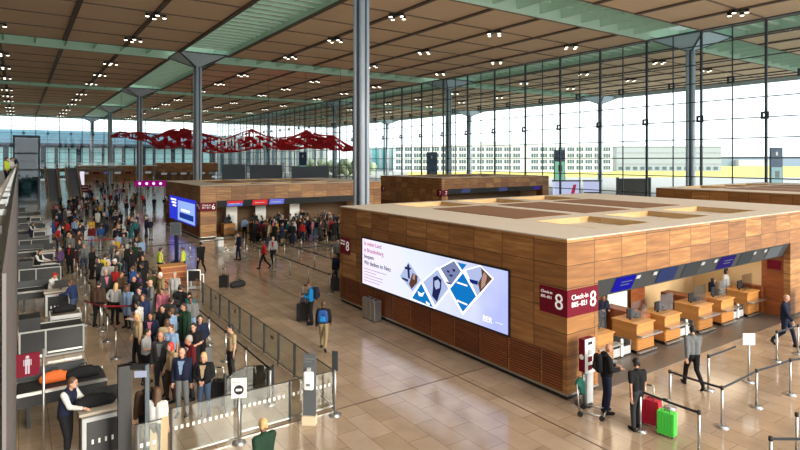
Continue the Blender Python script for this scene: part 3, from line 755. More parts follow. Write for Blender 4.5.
COL = dict(black=(28,28,31), charcoal=(56,57,60), navy=(32,38,62), brown=(74,54,42), grey=(120,122,124), beige=(190,166,132), maroon=(104,28,36), red=(184,36,40), white=(226,226,224),
    olive=(92,92,58), blue=(46,84,150), teal=(44,110,116), mustard=(206,160,48), pink=(206,120,142), purple=(92,66,110), khaki=(158,138,104), denim=(70,88,116), green=(34,62,46), yellow=(222,206,60))
COL['light blue'] = (142,170,206); COL['light grey'] = (176,176,176); COL['dark blue'] = (38,52,92); COL['bright blue'] = (30,130,196); COL['neon yellow'] = (214,240,70)
HAIRC = dict(black=(22,20,20), dark=(40,30,26), brown=(82,56,38), blond=(190,154,104), grey=(150,146,140), red=(190,52,40), white=(206,202,196))
SKINS = [mat('skin_%s' % n_, srgb(*c), .55, noise=.05) for n_, c in (('fair', (196,148,126)), ('tan', (172,124,98)), ('deep', (120,80,60)))]
EYE = mat('eye_dark', srgb(40,30,28), .4); LIP = mat('lips', srgb(160,90,84), .5)
def cloth(c): return mat('cloth_'+c.replace(' ', '_'), srgb(*[v*.86 for v in COL[c]]), .85, noise=.12, nscale=9, spec=.2)
def hairm(c): return mat('hair_'+c, srgb(*HAIRC[c]), .6, noise=.2, nscale=30)
PLACED = []; LABELS = set()
def add_part(name, me, m, par):
    me2 = me
    o = bpy.data.objects.new(name, me2); C.objects.link(o); o.parent = par
    if not me2.materials: me2.materials.append(None)
    o.material_slots[0].link = 'OBJECT'; o.material_slots[0].material = m
    return o
def person(pos, face, pose='stand', top='jacket', tc='navy', leg='trousers', lc='black', hs='short', hc='dark', label=None, h=1.75, skin=None, group=None, shoe='black', wide=1.0, inner=None, cat='person', hz=0.0):
    me = body_mesh(pose); sk = SKINS[skin] if skin is not None else SKINS[R.choice((0,0,0,0,1,1,2))]
    o = bpy.data.objects.new('person', me); C.objects.link(o)
    while len(me.materials) < 3: me.materials.append(None)
    for i, m_ in enumerate((sk, EYE, LIP)): o.material_slots[i].link = 'OBJECT'; o.material_slots[i].material = m_
    k = h/1.745; o.location = (pos[0], pos[1], hz); o.rotation_euler = (0, 0, facing(face)); o.scale = (k*wide, k*wide, k)
    if top == 'waistcoat':
        add_part('shirt', cloth_mesh('shirt', pose), cloth(inner or 'white'), o); add_part('waistcoat', cloth_mesh('vest', pose), cloth(tc), o)
    else: add_part({'tee': 't_shirt'}.get(top, top), cloth_mesh(top, pose), cloth(tc), o)
    if inner and top in ('jacket', 'coat'):
        q = skeleton(pose); b = MB(); T = q['T']
        b.hexa([T(V(-.02,.11,1.1)), T(V(.02,.11,1.1)), T(V(.02,.142,1.1)), T(V(-.02,.142,1.1)), T(V(-.085,.05,1.42)), T(V(.085,.05,1.42)), T(V(.08,.112,1.42)), T(V(-.08,.112,1.42))])
        b.build('shirt_front', cloth(inner), o)
    add_part(leg, cloth_mesh(leg, pose), cloth(lc), o)
    for n_ in ('shoe_r', 'shoe_l'): add_part('shoe', cloth_mesh(n_, pose), cloth(shoe), o)
    if hs != 'bald': add_part('cap' if hs == 'cap' else 'hair', hair_mesh(hs, pose), hairm(hc) if hs != 'cap' else cloth(hc), o)
    tag(o, label, cat, group); PLACED.append((pos[0], pos[1])); LABELS.add(label)
    return o
# --- bags
def backpack_proto():
    m = MB(); m.cap(V(-.1,0,-.12), V(.1,0,-.12), .1); m.cap(V(-.09,0,.16), V(.09,0,.16), .09)
    for s in (1,-1): m.cap(V(.1*s,0,-.12), V(.09*s,0,.16), .1, .09)
    r = bpy.data.objects.new('backpack', remesh(m, 'backpack', .025, 4)); C.objects.link(r)
    p = MB(); p.cap(V(-.07,-.09,-.1), V(.07,-.09,-.1), .055); p.cap(V(-.06,-.08,.0), V(.06,-.08,.0), .05)
    add_part('front_pocket', remesh(p, 'front_pocket', .025, 3), None, r)
    for s in (1,-1): MB().tube([V(.085*s,.08,.2), V(.1*s,.2,.24), V(.11*s,.32,.16), V(.11*s,.31,-.02), V(.1*s,.1,-.17)], .018, 6).build('shoulder_strap', cloth('black'), r)
    r.data.materials.append(None) if not r.data.materials else None
    return r
BPK = None
def backpack(p, c, pc, label, z=1.24, scale=1.0):
    """worn on the back of person object p"""
    global BPK
    if BPK is None: BPK = backpack_proto(); r = BPK
    else: r = copy_tree(BPK)
    r.material_slots[0].link = 'OBJECT'; r.material_slots[0].material = cloth(c)
    for ch in r.children:
        if ch.name.startswith('front_pocket'): ch.material_slots[0].link = 'OBJECT'; ch.material_slots[0].material = cloth(pc)
    a = p.rotation_euler.z; d = V(-math.sin(a), math.cos(a), 0)
    r.location = V(*p.location) - d*.225 + V(0,0,z*p.scale.z); r.rotation_euler = (0,0,a); r.scale = (scale,)*3
    tag(r, label, 'backpack'); return r
def suitcase_proto():
    g = MB().box(-.22,.22,-.13,.13,.06,.66)
    for k in range(5): g.box(-.17+.08*k-.012, -.17+.08*k+.012, -.14, -.13, .12, .6); g.box(-.17+.08*k-.012, -.17+.08*k+.012, .13, .14, .12, .6)
    r = g.build('rolling_suitcase', [None], None, .012)
    MB().tube([V(-.1,.09,.64), V(-.1,.09,1.02), V(.1,.09,1.02), V(.1,.09,.64)], .011, 8).build('telescopic_handle', STEEL, r)
    MB().cyl(V(-.06,.09,1.02), V(.06,.09,1.02), .018, .018, 8).build('grip', BLACK, r)
    MB().tube([V(-.07,0,.66), V(-.07,0,.69), V(.07,0,.69), V(.07,0,.66)], .012, 8).build('carry_handle', BLACK, r)
    for x in (-.17,.17):
        for y in (-.09,.09): MB().cyl(V(x-.012,y,.03), V(x+.012,y,.03), .03, .03, 10).build('wheel', BLACK, r)
    return r
SUIT = None
def suitcase(pos, c, label, face=0, scale=1.0, group=None):
    global SUIT
    if SUIT is None: SUIT = suitcase_proto(); r = SUIT
    else: r = copy_tree(SUIT)
    for o in [r]:
        o.material_slots[0].link = 'OBJECT'; o.material_slots[0].material = mat('shell_'+c.replace(' ', '_'), srgb(*SHELL[c]), .4, noise=.08)
    r.location = (pos[0], pos[1], 0); r.rotation_euler = (0,0,facing(face)); r.scale = (scale,)*3
    tag(r, label, 'suitcase', group); PLACED.append((pos[0], pos[1])); return r
SHELL = dict(COL); SHELL['bright green'] = (70,205,70); SHELL['crimson'] = (176,22,48)
def hp(px, py, h=1.75): return at_z(px, py, h)
P = person
# --- near people, one by one, each where the photo has them
o = P(hp(71,379,1.72)-V(.1,.0,0), 'right', 'reach', 'waistcoat', 'navy', lc='black', hc='brown', h=1.82, inner='white', label='officer in navy waistcoat and white sleeves leaning at the nearest bag-drop podium')
P(hp(157,388,1.66), 'away', 'stand', 'tee', 'white', lc='charcoal', hs='long', hc='brown', h=1.66, label='person with long brown hair and sleeveless white top at the glass gate')
o = P(hp(147,378,1.72), 'left+away', 'stand', 'jacket', 'brown', lc='black', hs='short', hc='dark', label='person in brown jacket carrying a black and red backpack at the gate')
backpack(o, 'black', 'red', 'black backpack with red pocket on the brown-jacketed person')
P(hp(182.5,347,1.78), 'cam', 'stand', 'jacket', 'navy', lc='grey', hs='bald', h=1.78, inner='light blue', skin=0, label='bald person in open navy blazer over light blue shirt at the queue front')
P(hp(190,335,1.78), 'cam+left', 'stand', 'jacket', 'maroon', lc='charcoal', hc='grey', h=1.78, inner='light grey', label='grey-haired person in maroon sweater behind the bald blazer wearer')
o = P(hp(204,352,1.68), 'cam', 'clasp', 'jacket', 'black', lc='denim', hs='bob', hc='blond', h=1.68, inner='beige', label='blond person in black jacket holding hands together beside a black trolley bag')
o2 = suitcase(hp(216,372,.9)+V(.1,-.1,0), 'black', 'black suitcase beside the blond person in black jacket at queue front', 'cam', 1.05)
P(hp(172,342,1.62), 'cam+left', 'relax', 'jacket', 'beige', lc='brown', hs='bob', hc='red', h=1.62, label='red-haired person in beige jacket near the front of the left queue')
P(hp(161,331,1.8), 'cam', 'stand', 'jacket', 'charcoal', lc='charcoal', hs='bald', h=1.8, inner='grey', skin=1, label='bald person in charcoal blazer behind the red-haired person')
P(hp(166.5,318,1.66), 'cam+right', 'hold', 'jacket', 'beige', lc='khaki', hs='bob', hc='brown', h=1.66, label='brown-haired person in beige cardigan in the left queue')
P(hp(172.5,308,1.78), 'left', 'stand', 'shirt', 'light blue', lc='denim', hc='brown', h=1.78, label='person in light blue shirt standing sideways in the left queue')
P(hp(163.5,304,1.76), 'cam', 'relax', 'jacket', 'black', lc='black', hc='black', label='black-haired person in black jacket beside the light blue shirt')
o = P(hp(180,285,1.82), 'away', 'stand', 'jacket', 'black', 'shorts', 'light blue', hc='dark', h=1.82, label='person in black jacket and pale denim shorts seen from behind')
backpack(o, 'black', 'charcoal', 'black backpack on the person in pale denim shorts', scale=1.15)
P(hp(151,312,1.64), 'cam', 'clasp', 'jacket', 'navy', lc='black', hs='bob', hc='dark', h=1.64, inner='pink', label='person in navy jacket over a pink top with dark bobbed hair')
P(hp(146,328,1.64), 'right', 'hold', 'tee', 'light grey', lc='black', hc='dark', h=1.64, label='person in pale grey t-shirt with a pink bag')
MBp = None
P(hp(138,313,1.64), 'left+cam', 'relax', 'jacket', 'beige', lc='black', hs='long', hc='blond', h=1.64, label='long-haired blond person in beige jacket at left edge of the queue')
P(hp(139,300,1.76), 'left', 'hold', 'shirt', 'white', lc='charcoal', hc='black', label='black-haired person in white shirt turned sideways in queue')
P(hp(139.5,287,1.8), 'cam', 'stand', 'jacket', 'charcoal', lc='black', hc='dark', h=1.8, label='dark-haired person in charcoal jacket behind the white shirt')
P(hp(98,281,1.8), 'away', 'stand', 'jacket', 'brown', lc='black', hc='dark', h=1.8, wide=1.08, label='broad person in dark brown jacket seen from behind at the red belt')
P(hp(115,283,1.66), 'away', 'akimbo', 'jacket', 'light grey', lc='black', hs='long', hc='blond', h=1.66, label='long-haired blond person in pale sweater seen from behind at the red belt')
P(hp(106,269,1.78), 'cam+right', 'relax', 'jacket', 'charcoal', lc='black', hs='bald', h=1.78, inner='pink', skin=0, label='bald person in charcoal jacket over a pink shirt')
P(hp(143,262,1.84), 'left', 'hold', 'coat', 'black', lc='black', hc='black', h=1.84, label='tall person in long black coat turned left in the queue')
P(hp(154,270,1.8), 'away', 'stand', 'coat', 'olive', lc='charcoal', hc='dark', h=1.8, label='person in long dark olive coat behind the wooden desk')
P(hp(161,272,1.78), 'cam+left', 'relax', 'jacket', 'khaki', lc='khaki', hc='white', h=1.78, label='white-haired person in khaki jacket in the left queue')
P(hp(168,272,1.74)+V(.25,-.1,0), 'cam', 'stand', 'shirt', 'light grey', lc='grey', hc='grey', h=1.74, label='grey-haired person in pale grey shirt beside the khaki jacket')
P(hp(120,272,1.72), 'right', 'hold', 'jacket', 'brown', lc='brown', hs='short', hc='brown', label='brown-haired person in dark brown jacket facing right in queue')
P(hp(133,266,1.74), 'left', 'relax', 'jacket', 'blue', lc='charcoal', hc='brown', label='person in blue jacket facing the tall black coat')
o = P(hp(105,254,1.74), 'away', 'walk', 'tee', 'white', lc='black', hc='dark', label='person in white t-shirt wearing a yellow backpack')
backpack(o, 'yellow', 'yellow', 'bright yellow backpack on the white t-shirt')
P(hp(92,247,1.76), 'right', 'hold', 'coat', 'black', lc='black', hs='bob', hc='brown', label='person in long black coat with brown bobbed hair by the light posts')
P(hp(84.5,244,1.74), 'cam', 'relax', 'jacket', 'grey', lc='denim', hs='bald', skin=1, label='bald person in grey jacket and blue jeans near the bag drops')
P(hp(70,243,1.76), 'cam', 'stand', 'coat', 'black', lc='black', hc='dark', inner='red', label='person in black coat over a bright red top')
P(hp(60.5,247,1.68), 'left', 'hold', 'jacket', 'purple', lc='charcoal', hc='grey', h=1.68, label='grey-haired person in purple jacket at the third bag drop')
P(hp(37.5,249,1.76), 'right', 'reach', 'waistcoat', 'black', lc='black', hc='dark', inner='white', label='staff member in black waistcoat and white shirt at the second bag drop from camera')
P(hp(51.5,272,1.72), 'right', 'reach', 'tee', 'white', lc='black', hs='cap', hc='red', h=1.72, label='staff member in white top and red cap loading a bag')
P(hp(74,279,1.74), 'left', 'reach', 'jacket', 'dark blue', lc='denim', hc='brown', label='person in dark blue jacket handing a bag to the red-capped staff member')
P(hp(57.5,227,1.7), 'right', 'relax', 'tee', 'red', lc='denim', hc='black', h=1.7, label='person in red t-shirt and jeans beside the far bag drops')
P(hp(74.5,219,1.78), 'away', 'stand', 'shirt', 'light blue', lc='navy', hc='brown', h=1.78, label='person in light blue shirt beyond the red belt')
P(hp(67.5,221,1.74), 'left', 'stand', 'jacket', 'red', lc='black', hc='dark', label='person in red jacket next to the light blue shirt beyond the belt')
P(hp(31,222,1.7), 'right', 'reach', 'waistcoat', 'navy', lc='navy', hs='bob', hc='dark', inner='white', h=1.7, label='staff member with dark bobbed hair behind a far bag-drop counter')
# open floor
P(hp(201,242,1.78), 'away+left', 'walk', 'jacket', 'black', lc='black', hc='black', h=1.78, label='person dressed all in black walking past the luggage sizer')
P(hp(239,232.5,1.8), 'left+cam', 'relax', 'jacket', 'navy', lc='navy', hc='dark', h=1.8, label='lone person in navy standing on the open floor before pavilion 6')
P(hp(264.3,240.5,1.7), 'left', 'walk', 'jacket', 'red', lc='black', hs='bob', hc='brown', h=1.7, label='person in red jacket walking beside a grey-clad companion')
P(hp(273,236.5,1.76), 'cam', 'walk', 'jacket', 'light grey', lc='black', hc='grey', inner='red', label='person in light grey jacket walking beside the red jacket')
o = P(hp(311,281,1.74), 'left', 'hold', 'jacket', 'bright blue', lc='black', hc='brown', label='person in bright blue jacket with two stacked black cases')
backpack(o, 'navy', 'black', 'dark backpack on the bright blue jacket')
suitcase(at_z(303,321,0), 'black', 'black suitcase standing before the person in bright blue', 'cam', 1.1)
suitcase(at_z(306,312,0), 'charcoal', 'charcoal suitcase behind the black one by the person in bright blue', 'cam', 1.15)
o = P(hp(323.5,301,1.7), 'away', 'walk', 'jacket', 'black', lc='khaki', hc='brown', h=1.7, label='walking person in black jacket and khaki trousers seen from behind')
backpack(o, 'blue', 'bright blue', 'bright blue backpack on the walking person in khaki trousers', scale=.95)
o = P(hp(336,253,1.74), 'cam+left', 'pull', 'jacket', 'navy', lc='black', hc='dark', label='person in navy with blue bag near pavilion 8 corner')
suitcase(at_z(335.5,291,0), 'black', 'black suitcase pulled beside the pavilion 8 far corner', 'away', 1.0)
P(hp(338,240,1.7), 'away', 'stand', 'jacket', 'grey', lc='charcoal', hc='grey', h=1.7, label='person in grey jacket half hidden by the far corner of pavilion 8')
o = P(hp(160,247.5,1.76), 'away+right', 'relax', 'vest', 'neon yellow', lc='navy', hc='dark', label='worker in neon yellow vest left of the wooden information desk')
P(hp(183,247,1.72), 'left', 'stand', 'vest', 'neon yellow', lc='navy', hs='bun', hc='brown', h=1.72, label='worker in neon yellow vest right of the wooden information desk')
# pavilion 8 side
o = P(hp(606.5,343,1.82), 'right', 'hold', 'jacket', 'black', lc='navy', hs='bald', h=1.82, skin=1, inner='white', label='shaven-headed person in black jacket reading papers at the maroon info stand')
backpack(o, 'black', 'charcoal', 'black backpack on the shaven-headed person by the info stand')
P(hp(637,358,1.76), facing('away')+.25, 'pull', 'tee', 'black', lc='charcoal', hc='black', label='person in black t-shirt standing by crimson and green suitcases')
suitcase(at_z(653,426,0)+V(0,.05,0), 'crimson', 'crimson suitcase beside the person in black t-shirt', 'cam+left', 1.0)
suitcase(at_z(669,436.5,0)+V(0,.05,0), 'bright green', 'bright green suitcase next to the crimson one', 'cam+left', .88)
P(hp(693,326,1.78), 'away', 'walk', 'jacket', 'grey', lc='black', hc='black', h=1.78, label='person in grey hooded sweater walking towards the check-in desks')
P(hp(785,294,1.84), 'cam+right', 'walk', 'jacket', 'navy', lc='navy', hs='bald', h=1.84, skin=0, label='uniformed person in dark navy walking out by the far check-in desks')
P(V(25.95,12.3,0), 'cam+right', 'akimbo', 'shirt', 'white', lc='black', hs='bob', hc='black', h=1.78, label='check-in agent in white shirt standing behind the desks')
P(at_y(712,300,12.4), 'right', 'hold', 'jacket', 'navy', lc='black', hs='bob', hc='black', h=1.45, label='check-in agent in navy behind the fourth desk', wide=1.1)
P(at_y(603,310,13.0), 'cam', 'hold', 'jacket', 'navy', lc='black', hs='bob', hc='dark', h=1.55, label='check-in agent in navy behind the first desk at the corner')
P(hp(264,419,1.72), 'left+away', 'walk', 'jacket', 'green', lc='charcoal', hs='short', hc='blond', h=1.72, label='blond person in dark green jacket passing the glass barrier at bottom')
# gallery
P(V(-.62,42,0), 'right', 'relax', 'vest', 'neon yellow', lc='navy', hc='dark', hz=GZ, label='worker in neon yellow vest on the upper gallery')
P(V(-.42,47.5,0), 'right', 'hold', 'shirt', 'white', lc='navy', hc='brown', hz=GZ, label='person in white shirt leaning near the gallery handrail')
P(V(-.5,56,0), 'cam', 'stand', 'jacket', 'black', lc='black', hc='dark', hz=GZ, label='person in black jacket on the gallery behind the white shirt')
P(V(-.45,63,0), 'right', 'relax', 'jacket', 'brown', lc='black', hc='brown', hz=GZ, label='person in brown jacket farthest along the gallery handrail')
# --- crowds
TOPS = ['black']*11+['charcoal']*8+['navy']*8+['brown']*5+['grey']*3+['beige']*2+['maroon']*2+['olive']*2+['red', 'white', 'white', 'blue', 'light blue', 'light blue', 'teal', 'mustard', 'pink', 'purple', 'light grey', 'dark blue', 'green', 'khaki']
LEGS = ['black']*4+['denim']*4+['charcoal']*3+['navy']*2+['khaki', 'grey', 'brown', 'light blue']
HAIRS = [('short','dark')]*5+[('short','brown')]*4+[('short','black')]*3+[('bob','brown'), ('bob','blond'), ('long','brown'), ('long','dark'), ('long','blond'), ('bun','brown'), ('short','grey'), ('short','grey'), ('bob','grey'), ('bald','none'), ('bald','none'), ('cap','black'), ('cap','white')]
SEEN = set()
def uniq(a, b):
    a = a if a not in LABELS else a+b
    LABELS.add(a); return a
def look():
    while True:
        t = (R.choice(('jacket','jacket','jacket','coat','tee','shirt')), R.choice(TOPS), R.choice(LEGS), R.choice(HAIRS))
        if t not in SEEN: SEEN.add(t); return t
def hair_words(hs, hc):
    return {'bald': 'bald', 'cap': hc+'-capped', 'short': {'dark': 'short dark-haired'}.get(hc, 'short %s-haired' % hc), 'bob': '%s bob-haired' % hc, 'long': 'long %s-haired' % hc, 'bun': '%s bun-haired' % hc}[hs]
def crowd(n_, gen, place, group, faces, sep=.6, poses=('stand','relax','hold','clasp','strap','pull')):
    done = 0; tries = 0
    while done < n_ and tries < 20000:
        tries += 1; x, y = gen()
        if any((x-a)**2+(y-b)**2 < sep*sep for a, b in PLACED): continue
        if any(a0-.35 < x < a1+.35 and b0-.35 < y < b1+.35 for a0, a1, b0, b1 in KEEPOUT): continue
        top, tc_, lc_, (hs, hc) = look()
        if lc_ == tc_ and tc_ != 'black': lc_ = 'black'
        f = R.choice(faces); h = R.gauss(1.72, .07); h = min(max(h, 1.55), 1.9)
        lab = '%s person in %s %s and %s trousers %s' % (hair_words(hs, hc), tc_, {'tee': 't-shirt'}.get(top, top), lc_, place)
        o = P(V(x, y, 0), facing(f)+R.uniform(-.5,.5), R.choice(poses), top, tc_, lc=lc_, hs=hs, hc='black' if hs == 'bald' else hc, h=h, label=lab, group=group, wide=R.uniform(.92, 1.05))
        u = R.random()
        if u < .10:
            c = R.choice(('black','navy','charcoal','red','blue','teal','olive')); backpack(o, c, 'black', '%s backpack worn by the %s person in %s %s' % (c, hair_words(hs, hc), tc_, {'tee': 't-shirt'}.get(top, top)))
        elif u < .32:
            a = o.rotation_euler.z+R.choice((1.6,-1.6,2.6)); sx, sy = x-math.sin(a)*.5, y+math.cos(a)*.5
            if not any((sx-a_)**2+(sy-b_)**2 < .16 for a_, b_ in PLACED) and not any(a0-.3 < sx < a1+.3 and b0-.3 < sy < b1+.3 for a0, a1, b0, b1 in KEEPOUT):
                c = R.choice(('black','black','charcoal','navy','red','grey','teal','purple')); suitcase((sx, sy), c, uniq('%s suitcase beside the %s person in %s %s' % (c, hair_words(hs, hc), tc_, {'tee': 't-shirt'}.get(top, top)), ' with %s trousers' % lc_), R.uniform(0,6.28), R.uniform(.85,1.1))
        done += 1
KEEPOUT = [(12.0, 30.8, 47.0, 61), (0, 2.0, 10, 75), (5.7, 7.4, 29.7, 31.3), (-1, 3, 100, 106), (3.2, 8.2, 98, 116), (18, 22, 76, 80), (19.3, 20.7, 120, 124)]
U = R.uniform
KEEPOUT.append((7.9, 8.9, 37.3, 38.3))
for i, x in enumerate((15.2, 17.6, 19.9, 22.3)):
    P(V(x+.3, 49.75, 0), 'cam', 'hold', ('waistcoat', 'jacket')[i % 2], ('navy', 'charcoal', 'navy', 'black')[i], lc='black', hs=('bob', 'short', 'short', 'bun')[i], hc=('dark', 'grey', 'black', 'blond')[i], label='agent %s inside pavilion 6, %s from its number sign' % (('in navy waistcoat', 'in charcoal jacket', 'with black hair', 'with blond bun')[i], ORD[i]), group='agents of pavilion 6')
crowd(20, lambda: (U(3.5, 5.35), U(15.5, 31)), 'in the belt-lined queue', 'left queue', ('cam', 'cam', 'cam+left', 'away'))
crowd(30, lambda: (U(2.6, 6.2), U(31, 48)), 'midway along left queue', 'middle of left queue', ('cam', 'cam', 'left', 'right', 'away'))
crowd(52, lambda: (U(2.4, 9.2), U(48, 74)), 'waiting left of pavilion 6', 'waiting area left of pavilion 6', ('cam', 'left', 'right', 'away'), .7)
crowd(50, lambda: (U(4.2, 16), U(72, 112)), 'before the escalators', 'crowd before the escalators', ('cam', 'left', 'right', 'away'), .8)
crowd(28, lambda: (U(8, 34), U(112, 186)), 'near far shop front', 'far crowd at the shop front', ('cam', 'left', 'right', 'away'), .9)
crowd(80, lambda: (23.8-8.5*(R.random()**1.25), U(40.2, 46.9)), 'queueing before pavilion 6', 'queue before pavilion 6', ('away', 'away', 'left', 'right', 'away+left'), .54)
crowd(8, lambda: (U(43, 56), U(44, 50)), 'by the glass wall', 'people before the glass-wall pavilion', ('away', 'left', 'right'), .6)

# ------------------------------------------------------------------ belt posts
def post_proto():
    r = empty('belt_post')
    MB().cyl(V(0,0,0), V(0,0,.018), .17, .165, 20).cyl(V(0,0,.018), V(0,0,.04), .16, .05, 20).build('base', STEEL, r)
    MB().cyl(V(0,0,.03), V(0,0,.95), .032, .032, 12).build('pole', STEEL, r)
    MB().cyl(V(0,0,.93), V(0,0,1.01), .04, .04, 12).box(-.05,.05,-.02,.02,.94,.985).build('belt_head', BLACK, r)
    return r
PST = post_proto(); npost = 0
BELT = mat('belt_dark', srgb(34, 38, 46), .7, noise=.15, nscale=20); BELTR = mat('belt_red', srgb(150, 22, 36), .7)
def belt_post(x, y, label, to=None, red=False, group=None):
    global npost
    o = PST if npost == 0 else copy_tree(PST)
    if npost == 0: pass
    npost += 1; o.location = (x, y, 0); tag(o, label, 'belt post', group)
    PENDING.append((o, to, red)); return o
PENDING = []
def belt_row(pts, where, group, red=False, skip=()):
    for i, (x, y) in enumerate(pts):
        nxt = pts[i+1] if i+1 < len(pts) and i not in skip else None
        belt_post(x, y, 'belt post, %s from the camera in the %s' % (ORD[i], where), nxt, red, group)
belt_row([(5.6, 14.4+1.95*i) for i in range(11)], 'belt row right of the left queue', 'belt posts right of the left queue')
belt_row([(2.66, 20.6+2.1*i) for i in range(12)], 'belt row left of the left queue', 'belt posts left of the left queue', skip=(5,))
belt_row([(2.2, 25.4), (2.64, 24.2), (3.6, 23.6)], 'short red belt by the bag drops', 'red belt posts', True)
belt_row([(2.3, 45), (3.9, 44.4), (5.6, 44.0)], 'red belt across the middle of the hall', 'red belt posts', True)
rn = ['first', 'second', 'third', 'fourth', 'fifth', 'sixth', 'seventh', 'eighth']
for i, x in enumerate((12.6, 14.7, 16.8, 18.9, 21.0, 23.1)):
    if i == 0: ys = [24.6+2.4*k for k in range(6)]
    elif i == 1: ys = [28.3, 30.6, 32.9, 35.2, 37.5]
    else: ys = [27.6+2.4*k for k in range(5)]
    belt_row([(x, y) for y in ys], '%s lane from the left before pavilion 6' % rn[i], 'belt posts of the pavilion 6 lanes', skip=(() if i < 2 else (1, 3)))
belt_post(17.4, 32.95, 'steel belt post ending the cross belt before pavilion 6', (14.7, 32.9), group='belt posts of the pavilion 6 lanes')
belt_row([(3.9+1.9*i, 39.0+.1*i) for i in range(6)], 'cross row beyond the information desk', 'belt posts beyond the information desk')
g8 = 'belt posts before pavilion 8'
A = {1: at_z(640.4,430.8), 2: at_z(699,411,1.0), 3: at_z(670,408), 4: at_z(722,427), 5: at_z(708.5,390), 6: at_z(736.6,378), 7: at_z(756.5,407), 8: at_z(790.3,394.5), 9: at_z(776.8,361.5), 10: at_z(770.6,437,1.0), 11: at_z(796.7,413,1.0), 12: at_z(798,354)}
A = {k: (v.x, v.y) for k, v in A.items()}
A[13] = (A[8][0]+1.9, A[8][1]-.55); A[14] = (A[10][0]+1.4, A[10][1]-.9)
for a, b, lab in ((1,2,'steel belt post between the black t-shirt and the crimson suitcase'), (2,None,'steel belt post at bottom beyond the green suitcase'), (3,4,'steel belt post behind the crimson suitcase'), (4,7,'steel belt post at the bend right of the green suitcase'),
    (5,6,'steel belt post between the hooded sweater walker and the white sign post'), (7,8,'steel belt post right of the bend, second along the right belt'), (8,13,'steel belt post, third along the right belt'), (9,12,'steel belt post behind the white sign, near the uniformed person'),
    (10,14,'steel belt post at the bottom right corner, left one'), (11,None,'steel belt post at the bottom right corner, right one'), (12,None,'steel belt post at the right edge beside the uniformed person'), (13,None,'steel belt post past the right edge ending the right belt'), (14,None,'steel belt post past the bottom right corner')):
    belt_post(A[a][0], A[a][1], lab, A.get(b), group=g8)
for o, to, red in PENDING:
    if not to: continue
    a = V(0,0,0); b = V(to[0]-o.location.x, to[1]-o.location.y, 0); d = b.normalized(); m = MB()
    n_ = 6; pts = [d*.04+(b-d*.08)*(i/n_)+V(0,0,.962-.012*math.sin(PI*i/n_)) for i in range(n_+1)]
    s_ = V(-d.y, d.x, 0)*.004
    for p, q_ in zip(pts, pts[1:]):
        z = V(0,0,.028); m.hexa([p-s_-z, p+s_-z, q_+s_-z, q_-s_-z, p-s_+z, p+s_+z, q_+s_+z, q_-s_+z])
    m.build('belt', BELTR if red else BELT, o)
def sign_post(x, y, rz, label, w=.3, h=.42, z0=1.12, m=WHITE, disc=True, tall=True, lines=0):
    r = empty('sign_post', (x, y, 0), rz); tag(r, label, 'sign post')
    MB().cyl(V(0,0,0), V(0,0,.018), .17, .165, 20).cyl(V(0,0,.018), V(0,0,.04), .16, .05, 20).build('base', STEEL, r)
    MB().cyl(V(0,0,.03), V(0,0,z0+.02), .032, .032, 12).build('pole', STEEL, r)
    p = MB().box(-w/2, w/2, -.015, .015, z0, z0+h).build('sign_panel', m, r)
    if disc: MB().cyl(V(0,-.02,z0+h*.42), V(0,-.016,z0+h*.42), w*.33, w*.33, 24).build('pictogram_disc', BLACK, p); MB().box(-w*.2, w*.2, -.024, -.02, z0+h*.36, z0+h*.48).build('pictogram_mask', WHITE, p)
    for k in range(lines): MB().box(-w*.38, w*.38-.04*k, -.019, -.016, z0+h*(.86-.07*k), z0+h*(.885-.07*k)).build('text_line', MGREY, p)
    return r
p = at_z(239,443); sign_post(p.x, p.y, facing('away')+.15, 'white mask notice on a steel post beside the near glass barrier', w=.34, h=.46, z0=1.05, lines=2)
p = at_z(335,415); sign_post(p.x, p.y, facing('away')-.3, 'grey narrow notice on a steel post right of the sanitiser stand', w=.16, h=.5, z0=1.15, m=DGREY, disc=False)
p = V(A[6][0], A[6][1], 0); sign_post(p.x-.02, p.y-.35, facing('away'), 'blank white sign on a steel post before the check-in desks', w=.36, h=.34, z0=1.1, disc=False)
# ------------------------------------------------------------------ glass barriers
def barrier(x0, y0, x1, y1, label, group, marks=False, h=1.0):
    a = V(x0,y0,0); L_ = (V(x1,y1,0)-a).length; rz = math.atan2(y1-y0, x1-x0)
    r = empty('glass_barrier', (x0,y0,0), rz); tag(r, label, 'glass barrier', group)
    MB().box(.04, L_, -.006, .006, .08, h).build('glass_pane', GL_BAR, r)
    MB().box(0, .045, -.03, .03, 0, h+.02).build('post', DARK, r)
    MB().box(.02, L_, -.02, .02, .06, .09).build('bottom_rail', STEEL, r)
    MB().box(.02, L_, -.012, .012, h, h+.018).build('top_rail', DARK, r)
    if marks:
        m = MB(); u = .1
        while u < L_-.08: m.box(u, u+.055, -.009, -.006, .62, .70); u += .125
        m.build('safety_marking', WHITE, r)
    return r
for i in range(11):
    b = barrier(6.9, 13.2+1.27*i, 6.9, 13.2+1.27*(i+1), 'glass barrier panel, %s from the near corner in the long row on the open floor' % ORD[i], 'glass barrier panels along the open floor')
    if i in (1, 3, 6, 8):
        MB().box(.5,.59,-.01,-.006,.66,.78).box(.63,.72,-.01,-.006,.66,.78).build('printed_mark', DGREY, b)
for i, (x0, x1) in enumerate(((4.36, 5.63), (5.63, 6.86))):
    barrier(x0, 13.2, x1, 13.2, 'marked glass barrier panel %s the sanitiser stand' % ('two places left of', 'behind')[i], 'marked glass panels of the near barrier', True)
barrier(2.75, 13.0, 4.2, 13.0, 'marked glass barrier panel in front of the queue front', 'marked glass panels of the near barrier', True, 1.1)
barrier(1.98, 12.6, 2.5, 12.6, 'narrow marked glass panel beside the dark gate pillar', 'marked glass panels of the near barrier', True, 1.1)
g = empty('smoked_gate_panel', (4.45, 14.5, 0)); tag(g, 'dark smoked gate panel with rounded top behind the marked glass', 'gate')
m = MB(); N_ = 16; W_ = 1.25
